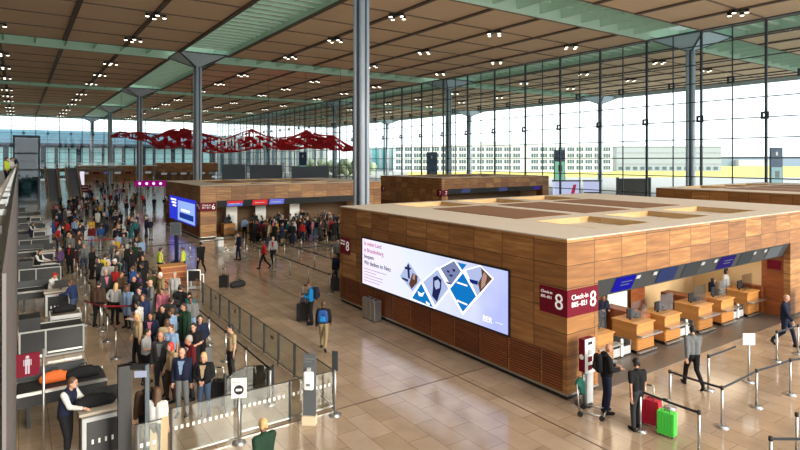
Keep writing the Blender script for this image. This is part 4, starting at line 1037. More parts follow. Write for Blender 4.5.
prof = [(0,.1)]+[(W_/2-W_/2*math.cos(PI*i/N_), .82+.28*math.sin(PI*i/N_)) for i in range(N_+1)]+[(W_,.1)]
n_ = len(prof); m.add([(x,0,z) for x, z in prof]+[(x,.03,z) for x, z in prof], [tuple(range(n_)), tuple(range(2*n_-1, n_-1, -1))]+[(i, i+n_, (i+1) % n_+n_, (i+1) % n_) for i in range(n_)])
m.build('panel', GL_DARK, g); MB().box(-.05, 0, -.02, .05, 0, 1.05).box(W_, W_+.05, -.02, .05, 0, 1.0).build('frame', DARK, g)
# ------------------------------------------------------------------ hand sanitiser stand
p = at_z(309.5,424); r = empty('sanitiser_stand', (p.x, p.y, 0), facing('away')-.1); tag(r, 'tall grey hand sanitiser stand with white dispenser at the near barrier', 'sanitiser stand')
MB().box(-.16,.16,-.03,.05,.22,1.74).build('grey_panel', mat('sanitiser_grey', srgb(82, 86, 90), .5, noise=.05), r)
MB().box(-.17,.17,-.09,.11,0,.22).build('base', mat('cream_base', srgb(206, 190, 160), .5), r)
d = MB().box(-.13,.13,-.14,-.03,.88,1.34).build('dispenser', WHITE, r, .05); MB().box(-.045,.045,-.1,-.03,1.34,1.42).build('pump_cap', LGREY, d); MB().box(-.05,.05,-.15,-.14,1.0,1.06).build('label_patch', MGREY, d)
for k in range(2): MB().box(-.12,.12-.06*k,-.034,-.03,1.62-.07*k,1.645-.07*k).build('text_line', MGREY, r)
# ------------------------------------------------------------------ info stand at the corner of pavilion 8
p = at_z(583.5,404); r = empty('info_stand', (p.x, p.y, 0), 0); tag(r, 'maroon and white info stand at the corner of pavilion 8', 'info stand')
MB().cyl(V(0,0,0), V(0,0,.03), .24, .24, 24).build('base', DARK, r); MB().cyl(V(0,0,.02), V(0,0,1.0), .045, .045, 14).build('pole', STEEL, r)
b = MB().box(-.12,.32,-.12,.06,.9,1.78).build('sign_box', MAROON, r)
f = MB().box(-.10,.32,-.13,-.12,.86,1.78).build('white_panel', WHITE, b)
for k, (z0, z1, m_) in enumerate(((1.62, 1.7, BLACK), (1.36, 1.5, LGREY), (1.16, 1.3, MAROON), (.94, 1.07, MAROON))): MB().box(0.02,.2,-.136,-.13,z0,z1).build('pictogram', m_, f)
MB().cyl(V(-.127,-.03,1.3), V(-.12,-.03,1.3), .07, .07, 18).build('round_pictogram', WHITE, b)
MB().box(.02,.28,-.1,.05,.0,.86).build('grey_column', LGREY, r)
p = at_z(593,415); r = empty('luggage_trolley', (p.x, p.y, 0), .5); tag(r, 'luggage trolley with a green jacket over its handle beside the info stand', 'trolley')
fr_ = MB().tube([V(-.25,-.3,.12), V(-.25,.3,.12), V(-.25,.36,.8), V(.25,.36,.8), V(.25,.3,.12), V(.25,-.3,.12), V(-.25,-.3,.12)], .018, 8).build('frame', STEEL, r)
for x in (-.25,.25):
    for y in (-.25,.28): MB().cyl(V(x-.02,y,.07), V(x+.02,y,.07), .07, .07, 12).build('wheel', BLACK, r)
jm = MB(); jm.cap(V(-.18,.36,.8), V(.18,.36,.8), .07); jm.cap(V(-.13,.3,.74), V(-.1,.26,.55), .08, .05); jm.cap(V(.12,.3,.74), V(.1,.25,.5), .09, .06)
j = bpy.data.objects.new('jacket', remesh(jm, 'jacket', .03, 3)); C.objects.link(j); j.data.materials.append(mat('cloth_emerald', srgb(24, 92, 78), .8, noise=.2)); j.location = r.location; j.rotation_euler = r.rotation_euler; tag(j, 'emerald green jacket hung over the trolley handle', 'jacket')
# steel bins by pavilion 8
p = at_z(369.5,320); r = empty('recycling_bin', (12.05, p.y+.05, 0)); r.scale = (.78, .78, .9); tag(r, 'brushed steel triple recycling bin against the pavilion 8 grille', 'bin')
for k in range(3):
    y = -.62+.42*k
    b = MB().box(-.22,.22,y,y+.4,.03,.92).build('bin_body', STEEL, r, .01); MB().box(-.21,.21,y+.01,y+.39,.92,.95).build('lid', STEEL, b); MB().cyl(V(0,y+.2,.95), V(0,y+.2,.955), .11, .11, 16).build('opening', BLACK, b)
MB().box(-.2,.2,-.6,.6,0,.03).build('plinth', BLACK, r)
p = at_z(219.5,251.5); r = empty('litter_bin', (p.x, p.y, 0)); tag(r, 'pale cylindrical litter bin on the open floor before pavilion 6', 'bin')
MB().cyl(V(0,0,0), V(0,0,.95), .3, .3, 24).build('body', LGREY, r); MB().cyl(V(0,0,.95), V(0,0,1.0), .31, .26, 24).build('rim', WHITE, r); MB().box(-.2,.2,-.31,-.27,.4,.9).build('front_panel', WHITE, r)
# information desk, sizer, monitor tower
r = empty('information_desk', (6.55, 30.5, 0)); tag(r, 'wooden information desk at the end of the long glass barrier', 'desk')
MB().box(-.6,.6,-.45,.45,.06,1.1).build('cabinet', WOODR, r); MB().box(-.65,.65,-.5,.5,1.1,1.15).build('worktop', WOODP, r); MB().box(-.55,.55,-.4,.4,0,.06).build('plinth', BLACK, r)
for z in (.3,.56,.82): MB().box(-.6,.6,-.47,-.45,z,z+.03).build('front_batten', WOODP, r)
p = at_z(194,291); r = empty('luggage_sizer', (p.x, p.y, 0), facing('away')); tag(r, 'white framed luggage sizer with dark panel right of the information desk', 'luggage sizer')
MB().tube([V(-.32,0,.0), V(-.32,0,1.05), V(.32,0,1.05), V(.32,0,0)], .03, 8).tube([V(-.32,.45,.0), V(-.32,.45,.75), V(.32,.45,.75), V(.32,.45,0)], .03, 8).build('frame', WHITE, r)
MB().box(-.29,.29,-.01,.01,.5,1.0).build('sign_panel', BLACK, r); MB().box(-.3,.3,0,.45,.12,.16).build('base_tray', LGREY, r)
r = empty('monitor_tower', (8.4, 37.8, 0), facing('away')); tag(r, 'dark blue post with grey monitor box before pavilion 6', 'monitor post')
MB().box(-.1,.1,-.1,.1,0,2.7).build('post', mat('navy_post', srgb(34, 40, 70), .4), r); b = MB().box(-.35,.35,-.18,-.1,1.75,2.55).build('monitor', MGREY, r); MB().box(-.3,.3,-.19,-.18,1.8,2.5).build('screen', SCY, b); MB().box(-.3,.3,-.3,.3,0,.04).build('base', DARK, r)
p = at_z(799,322); r = empty('baggage_machine', (p.x+.1, p.y-.75, 0), .05); tag(r, 'pale grey baggage machine at the right edge beyond the uniformed person', 'machine')
MB().box(-.35,.9,-.3,.6,.05,1.35).build('housing', LGREY, r, .06); MB().box(-.3,.85,-.25,.55,0,.05).build('plinth', DARK, r); MB().box(-.2,.75,-.31,-.29,.75,1.2).build('front_panel', WHITE, r)
# luggage heap on the open floor
p = at_z(224,288); s_ = suitcase((p.x, p.y), 'black', 'black suitcase standing alone on the open floor by a folded coat', 'cam', 1.0)
dm = MB(); dm.cap(V(-.2,0,.16), V(.35,.05,.17), .16); dm.cap(V(-.1,.1,.22), V(.3,.1,.24), .12)
o = bpy.data.objects.new('duffel_bag', remesh(dm, 'duffel_bag', .03, 3)); C.objects.link(o); o.data.materials.append(cloth('charcoal')); o.location = (p.x+.55, p.y-.3, 0); tag(o, 'dark duffel bag lying beside the lone black suitcase', 'bag')
MB().tube([V(-.1,0,.3), V(0,0,.42), V(.15,0,.42), V(.25,0,.3)], .015, 6).build('handle', BLACK, o)
# bag held by the pale grey t-shirt queue member
hb = MB(); hb.cap(V(0,0,-.06), V(0,.16,-.06), .09); hb.cap(V(0,0,.06), V(0,.16,.06), .07)
p = hp(146,328,1.64); o = bpy.data.objects.new('shoulder_bag', remesh(hb, 'shoulder_bag', .025, 3)); C.objects.link(o); o.data.materials.append(mat('cloth_magenta', srgb(190, 40, 110), .7)); o.location = (p.x+.3, p.y-.15, .95); tag(o, 'magenta shoulder bag of the person in pale grey t-shirt', 'bag')
MB().tube([V(0,0,.1), V(-.06,.04,.4), V(-.1,.1,.42), V(0,.16,.1)], .012, 6).build('strap', BLACK, o)
# ------------------------------------------------------------------ bag drops along the gallery wall
PNL = mat('bagdrop_panel', srgb(30, 32, 36), .35, noise=.08)
def conveyor_panel():
    r = empty('bag_drop_machine')
    MB().box(.02, 1.84, .02, .95, .06, .9).build('housing', PNL, r)
    f = MB()
    for x in (.0, .72, 1.82): f.box(x, x+.05, -.015, .03, .03, .94)
    f.box(0, 1.87, -.02, .03, .9, .95).box(0, 1.87, -.02, .03, .02, .08).box(1.82, 1.87, .92, .97, .03, .94).box(0, 1.87, .92, .97, .9, .95)
    f.build('frame', mat('frame_grey', srgb(150,152,152), .5), r)
    MB().box(.05, 1.8, .1, .85, .9, .93).build('belt', RUBBER, r)
    MB().box(.8, 1.8, -.03, -.015, .14, .2).build('bumper', STEEL, r)
    MB().box(0, .6, .1, .85, .93, 1.35).build('scanner_hood', DARK, r)
    return r
def roller_table():
    r = empty('roller_table')
    f = MB().box(0,.05,0,.95,.0,.78).box(.98,1.03,0,.95,0,.78).box(0,1.03,0,.06,.66,.8).box(0,1.03,.89,.95,.66,.8)
    f.build('frame', LGREY, r); MB().box(.05,.98,.06,.89,.5,.68).build('tray', DARK, r)
    m = MB()
    for k in range(8): m.cyl(V(.06, .12+.1*k, .74), V(.97, .12+.1*k, .74), .036, .036, 8)
    m.build('rollers', mat('roller_bronze', srgb(104, 92, 80), .4, .5), r); MB().box(.1,.95,-.02,0,.2,.62).build('front_panel', STEEL, r)
    return r
def long_belt():
    r = empty('baggage_belt')
    MB().box(0,1.95,.05,1.0,.55,.86).build('housing', DARK, r); MB().box(.02,1.93,.12,.93,.86,.89).build('belt', RUBBER, r)
    MB().box(0,1.95,.0,.05,.84,.92).box(0,1.95,1.0,1.05,.84,.92).build('edge_rail', STEEL, r)
    for x in (.2, 1.7): MB().box(x,x+.08,.1,.95,0,.55).build('leg', DARK, r)
    MB().box(0,1.5,.95,1.02,.92,1.2).build('side_guard', DGREY, r)
    return r
def podium():
    r = empty('bag_drop_podium')
    MB().box(0,.95,.03,.6,0,1.0).build('cabinet', mat('podium_grey', srgb(92, 86, 78), .4), r); MB().box(-.04,.99,-.02,.64,1.0,1.06).build('worktop', mat('podium_top', srgb(170, 160, 146), .4), r, .01)
    g_ = MB().box(.1,.85,.0,.03,.12,.86).build('glass_front', PNL, r)
    m = MB().box(.02,.1,-.01,.03,.05,.95).box(.85,.93,-.01,.03,.05,.95).box(.1,.85,-.01,.03,.86,.95); m.build('front_frame', LGREY, r)
    k = MB()
    for i in range(5): k.box(.2+.13*i,.24+.13*i,-.006,0,.36,.46)
    k.build('safety_marking', WHITE, g_)
    mo = MB().box(.55,.62,.3,.36,1.06,1.16).box(.35,.85,.28,.32,1.14,1.46).build('monitor', BLACK, r)
    return r
pr = [conveyor_panel(), roller_table(), long_belt(), podium()]; cnt = [0]*4
def place(i, x, y, label, cat, group):
    o = pr[i] if cnt[i] == 0 else copy_tree(pr[i]); cnt[i] += 1; o.location = (x, y, 0); tag(o, label, cat, group); KEEPOUT.append((x, x+2, y, y+1)); return o
for k in range(0, 6):
    Y0 = 9.4+12.6*k; w_ = ORD[k]; pos_ = ORD[k]
    if k: place(0, 0, Y0, 'dark bag-drop machine with pale frame, %s from the camera along the gallery wall' % ORD[k-1], 'bag drop', 'bag-drop machines')
    if k: place(1, .95, Y0+2.25, 'slatted roller table behind the %s dark bag-drop machine from the camera' % ORD[k-1], 'roller table', 'roller tables')
    if k != 5: place(2, -.04, Y0+6.9, 'long dark baggage belt, %s from the camera along the gallery wall' % w_, 'baggage belt', 'baggage belts')
    if k == 0: place(3, 1.12, 13.9, 'nearest bag-drop podium with white top beside the officer', 'podium', 'bag-drop podiums')
    elif k < 5: place(3, .9, Y0+5.5, 'bag-drop podium with white top between the %s roller table and the next baggage belt' % ORD[k-1], 'podium', 'bag-drop podiums')
def soft_bag(x, y, z, c, label, sx=.3, rz=0):
    m = MB(); m.cap(V(-sx,0,.13), V(sx,0,.13), .13); m.cap(V(-sx*.6,.02,.2), V(sx*.5,0,.22), .1)
    o = bpy.data.objects.new('travel_bag', remesh(m, 'travel_bag', .03, 3)); C.objects.link(o); o.data.materials.append(c); o.location = (x, y, z); o.rotation_euler = (0,0,rz)
    MB().tube([V(-.1,0,.3), V(-.06,0,.38), V(.06,0,.38), V(.1,0,.3)], .014, 6).build('handle', BLACK, o); tag(o, label, 'bag')
soft_bag(.75, 16.8, .885, mat('cloth_orange', srgb(196, 92, 34), .8), 'orange bag lying on the nearest baggage belt', .22)
soft_bag(1.4, 16.75, .885, cloth('black'), 'black bag on the nearest baggage belt beside the orange one', .3)
soft_bag(1.42, 14.2, 1.045, cloth('black'), 'black bag lying on the nearest podium before the officer', .3)
soft_bag(1.5, 15.6-.0, 0, cloth('pink'), 'small pink bag on the floor between podium and belt', .12) if False else None
soft_bag(1.45, 24.75, .775, cloth('black'), 'black holdall on the roller table before the red-capped staff member', .28)
soft_bag(1.3, 29.3-.25, .885, cloth('charcoal'), 'charcoal bag on the second baggage belt from the camera', .26)
# gate at the bottom, red pictogram sign
r = empty('entry_gate', (2.05, 13.1, 0)); tag(r, 'tall dark entry gate with small white lit sign beside the nearest podium', 'gate')
pa, pb = at_z(124.5,365,2.25), at_z(147,364,2.25)
r.location = (pa.x, pa.y, 0); dx, dy = pb.x-pa.x, pb.y-pa.y
MB().box(-.13,.13,-.09,.09,0,2.25).build('pillar', mat('gate_navy', srgb(14, 15, 20), .4), r); MB().box(dx-.04,dx+.04,dy-.04,dy+.04,0,2.25).build('slim_post', STEELD, r)
MB().bar((0,0,2.2), (dx,dy,2.2), .08, .1).build('crossbar', DARK, r); MB().bar((dx*.42,dy*.42-.06,2.06), (dx*.96,dy*.96-.06,2.06), .03, .13).build('lit_sign', emis('gate_sign', srgb(210, 216, 236), .8), r)
for i, px in enumerate((153, 163.5)):
    p = at_z(px, 414, 1.1); o = MB().box(p.x-.07, p.x+.07, p.y-.07, p.y+.07, 0, 1.08).build('gate_post', mat('cream_post', srgb(176, 156, 122), .45, noise=.05)); tag(o, 'cream gate post %s behind the marked glass panel' % ('nearer the dark gate', 'farther from the dark gate')[i], 'gate post')
    MB().box(p.x-.075, p.x+.075, p.y-.075, p.y+.075, 1.08, 1.11).build('top_cap', STEEL, o)
r = empty('toilet_sign', (.16, 14.8, 0)); tag(r, 'maroon sign with white standing figure at the left edge near the bag drops', 'sign')
MB().box(-.23,.23,-.02,.02,1.82,2.32).build('sign_panel', MAROON, r); MB().cyl(V(.3,0,0), V(.3,0,2.36), .03, .03, 10).build('post', STEEL, r); MB().box(.22,.3,-.01,.01,2.2,2.25).build('bracket', STEEL, r)
fg = MB().cyl(V(0,-.026,2.245), V(0,-.02,2.245), .035, .035, 16).box(-.05,.05,-.026,-.02,2.06,2.2).box(-.042,-.006,-.026,-.02,1.88,2.06).box(.006,.042,-.026,-.02,1.88,2.06).box(-.075,-.06,-.026,-.02,2.06,2.19).box(.06,.075,-.026,-.02,2.06,2.19)
fg.build('figure_pictogram', emis('sign_glow', srgb(255, 236, 236), .8), r)
# ------------------------------------------------------------------ escalators, lift, upper deck at the far left
struct(MB().box(.2, 16, 112.5, 124, GZ-.5, GZ).build('floor_upper_deck', mat('deck_edge', srgb(120, 104, 88), .6, noise=.1)))
dk = struct(MB().box(.2, 16, 112.45, 112.48, GZ, 6.05).build('trim_%d' % jn, GL_BAR)); jn += 1
MB().cyl(V(.2,112.4,6.05), V(16,112.4,6.05), .05).build('handrail', STEEL, dk)
def escalator(x, y, label):
    r = empty('escalator', (x, y, 0)); tag(r, label, 'escalator', 'escalators'); L_ = 10.5; hh = GZ
    for s_ in (-1, 1):
        X = s_*.85
        m = MB().hexa([(X-.16,0,0),(X+.16,0,0),(X+.16,L_,hh-.9),(X-.16,L_,hh-.9),(X-.16,0,.55),(X+.16,0,.55),(X+.16,L_,hh+.3),(X-.16,L_,hh+.3)])
        m.build('balustrade_base', mat('escalator_cladding', srgb(166, 132, 104), .5), r)
        MB().hexa([(X-.01,0,.5),(X+.01,0,.5),(X+.01,L_,hh+.25),(X-.01,L_,hh+.25),(X-.01,0,1.0),(X+.01,0,1.0),(X+.01,L_,hh+.85),(X-.01,L_,hh+.85)]).build('glass_side', GL_BAR, r)
        MB().tube([V(X,-.4,.95), V(X,0,1.03), V(X,L_,hh+.9)], .05, 8).build('handrail', BLACK, r)
    m = MB(); n_ = 26
    for k in range(n_): m.box(-.68,.68,L_*k/n_, L_*(k+1)/n_, hh*k/n_-.25 if k > 2 else 0, hh*(k+1)/n_)
    m.build('steps', mat('escalator_steps', srgb(78, 84, 88), .5, .3, noise=.1), r)
    MB().hexa([(-.7,1,0),(.7,1,0),(.7,L_,hh-1.1),(-.7,L_,hh-1.1),(-.7,1,.1),(.7,1,.1),(.7,L_,hh-.4),(-.7,L_,hh-.4)]).build('truss', DARK, r)
escalator(4.6, 101.8, 'left escalator with dark steps rising to the upper deck'); escalator(7.6, 101.8, 'right escalator next to the red banner, rising to the upper deck')
r = empty('glass_lift', (1.0, 103, 0)); tag(r, 'tall glass lift tower with dark frame at the end of the gallery', 'lift')
m = MB()
for x in (-1.6, 1.6):
    for y in (-1.5, 1.5): m.box(x-.13,x+.13,y-.13,y+.13,0,10.2)
for z in (0, 4.9, 7.4, 10.0):
    for y in (-1.5, 1.5): m.box(-1.6,1.6,y-.12,y+.12,z,z+.25)
    for x in (-1.6, 1.6): m.box(x-.12,x+.12,-1.5,1.5,z,z+.25)
m.build('tower_frame', STEELD, r)
m = MB().box(-1.5,1.5,-1.47,-1.45,.3,9.9).box(-1.5,1.5,1.45,1.47,.3,9.9); m.build('glass_wall', glass('lift_glass', (.42,.5,.52,1), .06), r)
c_ = MB().box(-1.1,1.1,-1.2,1.2,5.0,7.6).build('cabin', mat('cabin_pane', srgb(190, 200, 190), .3, noise=.1), r); MB().box(-1.1,1.1,-1.25,1.25,7.6,7.9).build('cabin_roof', DARK, c_); MB().box(-1.1,1.1,-1.25,1.25,4.75,5.0).build('cabin_floor', DARK, c_); MB().box(-1.15,1.15,-1.24,-1.2,6.2,6.5).build('cabin_rail', DARK, c_)
p = at_z(97,187,3.2)
def hang(nm, cx, cy, z0, z1, w_, rz, m_, label, cat, extra=None, th=.1):
    r = empty(nm, (cx, cy, 0), rz); tag(r, label, cat); b = MB().box(-w_/2,w_/2,-th/2,th/2,z0,z1).build('panel', m_, r)
    MB().box(-w_/2+.1,-w_/2+.18,-.04,.04,0,z0).build('leg', DARK, r); MB().box(w_/2-.18,w_/2-.1,-.04,.04,0,z0).build('leg', DARK, r); return r, b
p = at_d(79.5, 188, 96); r, b = hang('banner_frame', p.x, p.y, .9, 2.2, 3.0, facing('away'), MAROON, 'red banner with white lines at the foot of the right escalator', 'banner')
for z in (1.25, 1.75): MB().box(-1.4,1.4,-.06,-.052,z,z+.16).build('text_line', WHITE, b)
p = at_d(82, 176, 130); r, b = hang('light_column', p.x, p.y, .2, 4.2, 1.0, facing('away'), emis('light_column_glow', srgb(236, 226, 240), 1.0), 'white lit sign column beyond the right escalator', 'sign')
p = at_d(150.5, 183.6, 84); r, b = hang('lit_sign_row', p.x, p.y, 2.55, 3.4, 4.6, facing('away'), emis('magenta_glow', srgb(150, 10, 120), .9), 'magenta lit sign with white symbols over the crowd left of pavilion 6', 'sign')
for k in range(4): MB().cyl(V(-1.6+1.05*k,-.07,2.98), V(-1.6+1.05*k,-.05,2.98), .2, .2, 12).build('symbol', E_W, b)
# dark partitions seen over the roof of pavilion 6, dark screen block and lit boards by the facade
for i, (pa_, pb_, yt, d_) in enumerate(((222,245.5,164.3,118), (250,282.5,165,118), (291.5,329,166.2,118))):
    p = at_d((pa_+pb_)/2, yt, d_); w_ = (pb_-pa_)/F*d_
    r = empty('partition_screen', (p.x, p.y, 0), facing('away')); tag(r, 'dark slate partition screen, %s of three standing behind pavilion 6' % ('leftmost', 'middle', 'rightmost')[i], 'partition', 'slate partitions')
    MB().box(-w_/2,w_/2,-.15,.15,.3,p.z).build('panel', mat('slate_board', srgb(104, 118, 132), .6, noise=.08), r); MB().box(-w_/2+.3,-w_/2+.6,-.5,.5,0,.3).build('foot', DARK, r); MB().box(w_/2-.6,w_/2-.3,-.5,.5,0,.3).build('foot', DARK, r)
p = at_d(633.5, 178.5, 74); w_ = 31/F*74; r = empty('dark_display_wall', (p.x, p.y, 0), facing('away')); tag(r, 'black box-like display wall between the two farther pavilions', 'display wall')
MB().box(-w_/2,w_/2,-.3,.3,.4,p.z).build('panel', BLACK, r); MB().box(-w_/2-.12,-w_/2,-.35,.35,0,p.z+.15).build('post', DARK, r); MB().box(w_/2,w_/2+.12,-.35,.35,0,p.z+.15).build('post', DARK, r)
for i, (pa_, pb_) in enumerate(((553,580), (583.5,601))):
    p = at_d((pa_+pb_)/2, 181.5, 76); w_ = (pb_-pa_)/F*76; r = empty('lit_board', (p.x, p.y, 0), facing('away')); tag(r, ('wide lilac lit board with red emblem right of the glass-wall pavilion', 'narrower lilac lit board left of the black display wall')[i], 'lit board')
    b = MB().box(-w_/2,w_/2,-.15,.15,1.2,p.z).build('screen', emis('board_lilac', srgb(206, 208, 244), 1.0), r); MB().box(-w_/2,w_/2,-.14,.14,0,1.2).build('base', STEELD, r); MB().box(-w_/2-.1,w_/2+.1,-.2,.2,p.z,p.z+.2).build('top_frame', STEELD, r)
    if i == 0: MB().hexa([(.5,-.17,1.8),(1.0,-.17,1.8),(1.0,-.15,1.8),(.5,-.15,1.8),(.9,-.17,3.2),(1.3,-.17,3.2),(1.3,-.15,3.2),(.9,-.15,3.2)]).build('emblem', emis('emblem_red', srgb(200, 60, 90), .8), b)
    else: MB().box(-w_/2,w_/2,-.17,-.15,2.0,2.2).build('dividing_bar', STEELD, b)
# ------------------------------------------------------------------ red net hanging under the roof (plain wavy ribbon)
path = [(111,136.5,1.2,112),(119,134.5,3,110),(132,135.5,3.4,108),(146,137,4.5,105),(158,142,7,103),(170,139,9.5,101),(183,138,10,99),(196,141,9.5,97),(210,144,9,95),(224,146,6.5,94),(238,143,9,92),(252,139,10,91),(266,143,7,90),(280,144,6,89),(294,143,7,88),(307,139,9,87),(320,142,7,86),(333,143,7.5,85),(344,147,4.5,84),(354,149,1.5,83)]
cur = []
for a, b in zip(path, path[1:]):
    for i in range(12): t = i/12; cur.append([u*(1-t)+v*t for u, v in zip(a, b)])
cur.append(path[-1])
rows_ = 20; m = MB(); grid = []
for i, (px, py, hw, d_) in enumerate(cur):
    row = []
    for j in range(rows_+1):
        v_ = j/rows_*2-1; wob = .28*math.sin(i*.33+j*1.3)+.2*math.sin(i*.15-j*.63)
        p = at_d(px, py+hw*(v_+wob*(1-v_*v_)), d_+4.5*v_*min(1, hw/6)); row.append(p)
    grid.append(row)
HOLE = {}; hole = random.Random(5); ring = lambda i, j: grid[i][j]
for i in range(len(cur)-1):
    for j in range(rows_):
        e_ = min(i, len(cur)-2-i)
        dens = .62 if 0 < j < rows_-1 else .25
        if e_ > 10 and HOLE.setdefault(((i+j*3)//6, j), hole.random()) < dens*(1.2 if math.sin(i*.05+2) > -.3 else .55) and (i+j*3) % 6 != 0: continue
        a, b, c_, d2 = ring(i,j), ring(i+1,j), ring(i+1,j+1), ring(i,j+1); n2 = (b-a).cross(d2-a)
        n2 = n2.normalized()*.06 if n2.length > 1e-6 else V(0,0,.06)
        m.hexa([a-n2, b-n2, c_-n2, d2-n2, a+n2, b+n2, c_+n2, d2+n2])
o = m.build('hanging_net', mat('red_net', srgb(226, 34, 60), .6, noise=.15, nscale=1)); tag(o, 'long wavy red net hanging under the roof across the hall', 'hanging net')
wr = MB()
for i in range(14, len(cur)-4, 33): p = grid[i][rows_//2]; wr.cyl(p, V(p.x, p.y, ZC), .03, .03, 6)
wr.build('suspension_wires', STEELD, o)
# ------------------------------------------------------------------ outside the glass
def bldg(nm, px, d_, label, rot=None): p = at_d(px, HOR, d_); r = empty(nm, (p.x, p.y, -.1), -TH if rot is None else rot); tag(r, label, 'building'); return r
HW = mat('hotel_white', srgb(220, 222, 222), .8, noise=.04, nscale=.2); HG = mat('hotel_glass', srgb(74, 94, 104), .3, noise=.2, nscale=.3)
r = bldg('office_block', 512, 300, 'long white office block with four rows of dark windows beyond the glass wall')
X0, X1 = -64, 54
MB().box(X0, X1, 0, 18, 0, 14.2).build('wall', HW, r); MB().box(X0-.3, X1+.3, -.3, 18.3, 14.2, 14.7).build('parapet', HW, r); MB().box(-18,-4,4,12,14.7,16.4).build('roof_plant', LGREY, r)
for j in range(4):
    for i in range(24):
        x = X0+1.6+4.85*i
        if 13 < i < 15: continue
        w_ = MB().box(x, x+3.7, -.12, .0, 1.2+3.3*j, 3.4+3.3*j).build('window', HG, r)
        MB().box(x+1.15, x+1.3, -.2, -.12, 1.2+3.3*j, 3.4+3.3*j).box(x+2.4, x+2.55, -.2, -.12, 1.2+3.3*j, 3.4+3.3*j).build('glazing_bar', HW, w_)
r = bldg('office_block', 395, 330, 'pale glass-fronted office block left of the long white one', None)
MB().box(-20, 14, 0, 14, 0, 14).build('wall', mat('pale_block', srgb(150, 160, 160), .7), r)
for i in range(6): MB().box(-19+5.6*i, -15+5.6*i, -.15, 0, .8, 13).build('window', mat('teal_glass', srgb(92, 150, 156), .2), r)
r = bldg('cargo_hall', 669, 320, 'wide grey metal-clad hall beyond the field')
MB().box(-30, 30, 0, 30, 0, 13.8).build('wall', mat('grey_cladding', srgb(150, 158, 168), .7, noise=.04, nscale=.2), r); MB().box(-30.3,30.3,-.3,30.3,13.8,14.3).build('parapet', MGREY, r)
for i in range(14): MB().box(-29+4.2*i, -26.6+4.2*i, -.15, 0, .8, 2.6).build('window', HG, r)
for j in range(3): MB().box(-30,30,-.2,0,4+3.2*j,4.2+3.2*j).build('cladding_seam', MGREY, r)
r = bldg('hangar', 765, 560, 'low bluish hangar buildings on the far horizon behind the field')
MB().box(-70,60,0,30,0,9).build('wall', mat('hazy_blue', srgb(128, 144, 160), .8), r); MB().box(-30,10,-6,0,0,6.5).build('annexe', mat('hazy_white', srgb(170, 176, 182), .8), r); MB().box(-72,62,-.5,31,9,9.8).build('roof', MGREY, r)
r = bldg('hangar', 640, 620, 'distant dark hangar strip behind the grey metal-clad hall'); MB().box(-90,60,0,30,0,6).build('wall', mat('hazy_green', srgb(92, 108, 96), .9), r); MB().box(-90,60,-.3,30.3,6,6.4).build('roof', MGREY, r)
fm = mat('meadow', srgb(188, 176, 92), .95, noise=.3, nscale=.08)
p = at_d(700, HOR, 360); o = MB().box(-190, 190, -150, 420, -.1, -.03).build('field', fm); o.location = (p.x, p.y, 0); o.rotation_euler = (0,0,-TH); struct(o)
def pylon(px, top, d_, w_, label, tc, bc, lf=.64):
    p = at_d(px, top, d_); r = empty('sign_pylon', (p.x, p.y, -.1), facing('away')); tag(r, label, 'sign pylon')
    b = MB().box(-w_/2,w_/2,-.2,.2,0,p.z+.1).build('slab', tc, r); l = MB().box(-w_/2+.1,w_/2-.1,-.22,-.2,.4,p.z*lf).build('lit_panel', bc, r); MB().box(-w_*.16,w_*.22,-.24,-.22,p.z*(lf-.2),p.z*(lf-.07)).build('notice', MGREY, l)
    MB().box(-w_*.08,w_*.08,-.22,-.2,p.z*.86,p.z*.93).build('symbol', WHITE, b)
NAVP = mat('pylon_blue', srgb(62, 84, 112), .4)
pylon(776, 147.5, 90, 1.9, 'blue sign pylon with pale lit lower half outside the right part of the glass wall', NAVP, emis('pylon_glow', srgb(190, 226, 230), .9))
pylon(559.5, 150, 92, 1.8, 'blue sign pylon with green lit lower half outside the middle of the glass wall', NAVP, emis('pylon_green', srgb(150, 214, 180), .9), .78)
pylon(432, 152, 100, 1.9, 'dark blue sign pylon outside the glass wall over the glass-wall pavilion', NAVP, NAVP)
pylon(303, 152, 125, 1.7, 'sign pylon with green lit lower half seen below the red net', NAVP, emis('pylon_green', 0, 0))
# pier building beyond the far glass wall
r = empty('pier_building', (0, 232, -.1)); tag(r, 'long teal glass pier building with vertical fins beyond the far glass wall', 'building')
TEAL = mat('teal_frame', srgb(8, 44, 56), .5, noise=.1); PG = mat('pier_glass', srgb(170, 214, 216), .3, noise=.1)
MB().box(-30, 66, 1, 30, 0, 14).build('wall', TEAL, r); MB().box(-31, 67, -1, 31, 12.2, 17).build('roof_band', mat('pier_roof', srgb(100, 142, 164), .6, noise=.12, nscale=.3), r); MB().box(-31,67,-1.2,-1,11.6,12.4).build('roof_edge', mat('pier_edge', srgb(40, 56, 76), .5), r)
for i in range(26): MB().box(-28+3.6*i, -26+3.6*i+.5*(i % 3), .8, 1.0, 1.0, 11).build('window', PG, r)
r = empty('pale_pier_building', (92, 240, -.1)); tag(r, 'pale building with vertical fins beyond the far glass wall behind the red net', 'building')
MB().box(-23, 30, 0, 20, 0, 16).build('wall', mat('pale_render', srgb(176, 180, 178), .8), r); MB().box(-23.5,30.5,-.5,20.5,16,16.8).build('roof', LGREY, r)
for i in range(13): MB().box(-21+3.9*i, -19.4+3.9*i, -.2, 0, 1, 14.5).build('window', HG, r)
r = empty('tree_hedge', (108, 200, -.1)); tag(r, 'row of pale green trees outside the glass wall below the red net', 'trees', kind='stuff')
lm = MB(); q_ = random.Random(3)
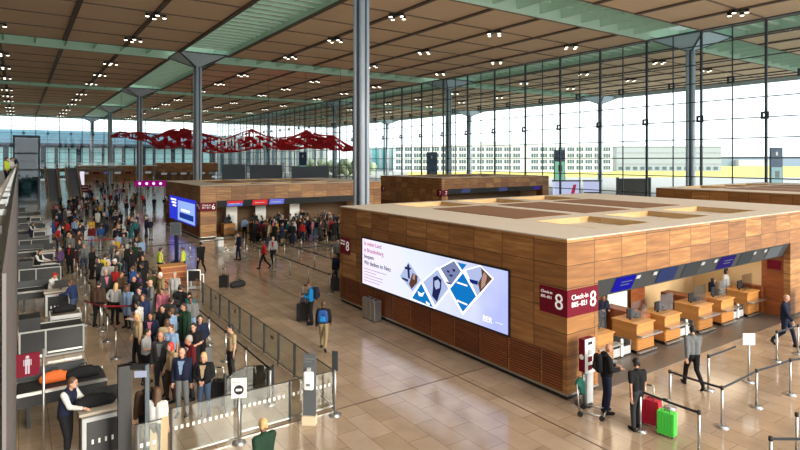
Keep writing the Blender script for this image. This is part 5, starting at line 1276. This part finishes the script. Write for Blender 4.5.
for i in range(70): lm.ell(V(q_.uniform(-6,6), q_.uniform(-18,18), q_.uniform(1.2,5.6)), q_.uniform(1.2,1.9), 7, 5)
lm.build('foliage', mat('leaf_green', srgb(176, 190, 156), .9, noise=.25, nscale=1.2), r)

# ------------------------------------------------------------------ light, camera
sl = bpy.data.lights.new('low_daylight', 'SUN'); sl.energy = 4.6; sl.angle = math.radians(27); sl.color = (1, .93, .78)
so = bpy.data.objects.new('low_daylight', sl); C.objects.link(so); so.rotation_euler = Vector((.25, -.93, .34)).to_track_quat('Z', 'Y').to_euler()
w = bpy.data.worlds.new('overcast_sky'); bpy.context.scene.world = w; w.use_nodes = True
q = NB(w); q.nt.nodes.clear(); L = q.nt.links.new
tc = q.n('ShaderNodeTexCoord'); nz = q.n('ShaderNodeTexNoise'); nz.inputs['Scale'].default_value = 2.2; nz.inputs['Detail'].default_value = 5
L(tc.outputs['Generated'], nz.inputs['Vector'])
cr = q.n('ShaderNodeValToRGB'); L(nz.outputs['Fac'], cr.inputs[0])
cr.color_ramp.elements[0].position = .3; cr.color_ramp.elements[0].color = (.80, .86, .93, 1)
cr.color_ramp.elements[1].position = .6; cr.color_ramp.elements[1].color = (1, 1, 1, 1)
bg = q.n('ShaderNodeBackground'); bg.inputs[1].default_value = 2.7; L(cr.outputs[0], bg.inputs[0]); o_ = q.n('ShaderNodeOutputWorld'); L(bg.outputs[0], o_.inputs[0])
cd = bpy.data.cameras.new('camera'); co = bpy.data.objects.new('camera', cd); C.objects.link(co)
co.location = (0, 0, H0); co.rotation_euler = (PI/2, 0, -TH)
cd.sensor_width = 36; cd.lens = 36*F/800; cd.shift_y = -(225-HOR)/800; cd.clip_end = 3000; cd.clip_start = .05
sc = bpy.context.scene; sc.camera = co
sc.view_settings.view_transform = 'Standard'; sc.view_settings.look = 'None'; sc.view_settings.gamma = 1; sc.view_settings.use_curve_mapping = False
sc.view_settings.exposure = 0.0
sc.cycles.use_denoising = True; sc.cycles.transparent_max_bounces = 24; sc.cycles.max_bounces = 8
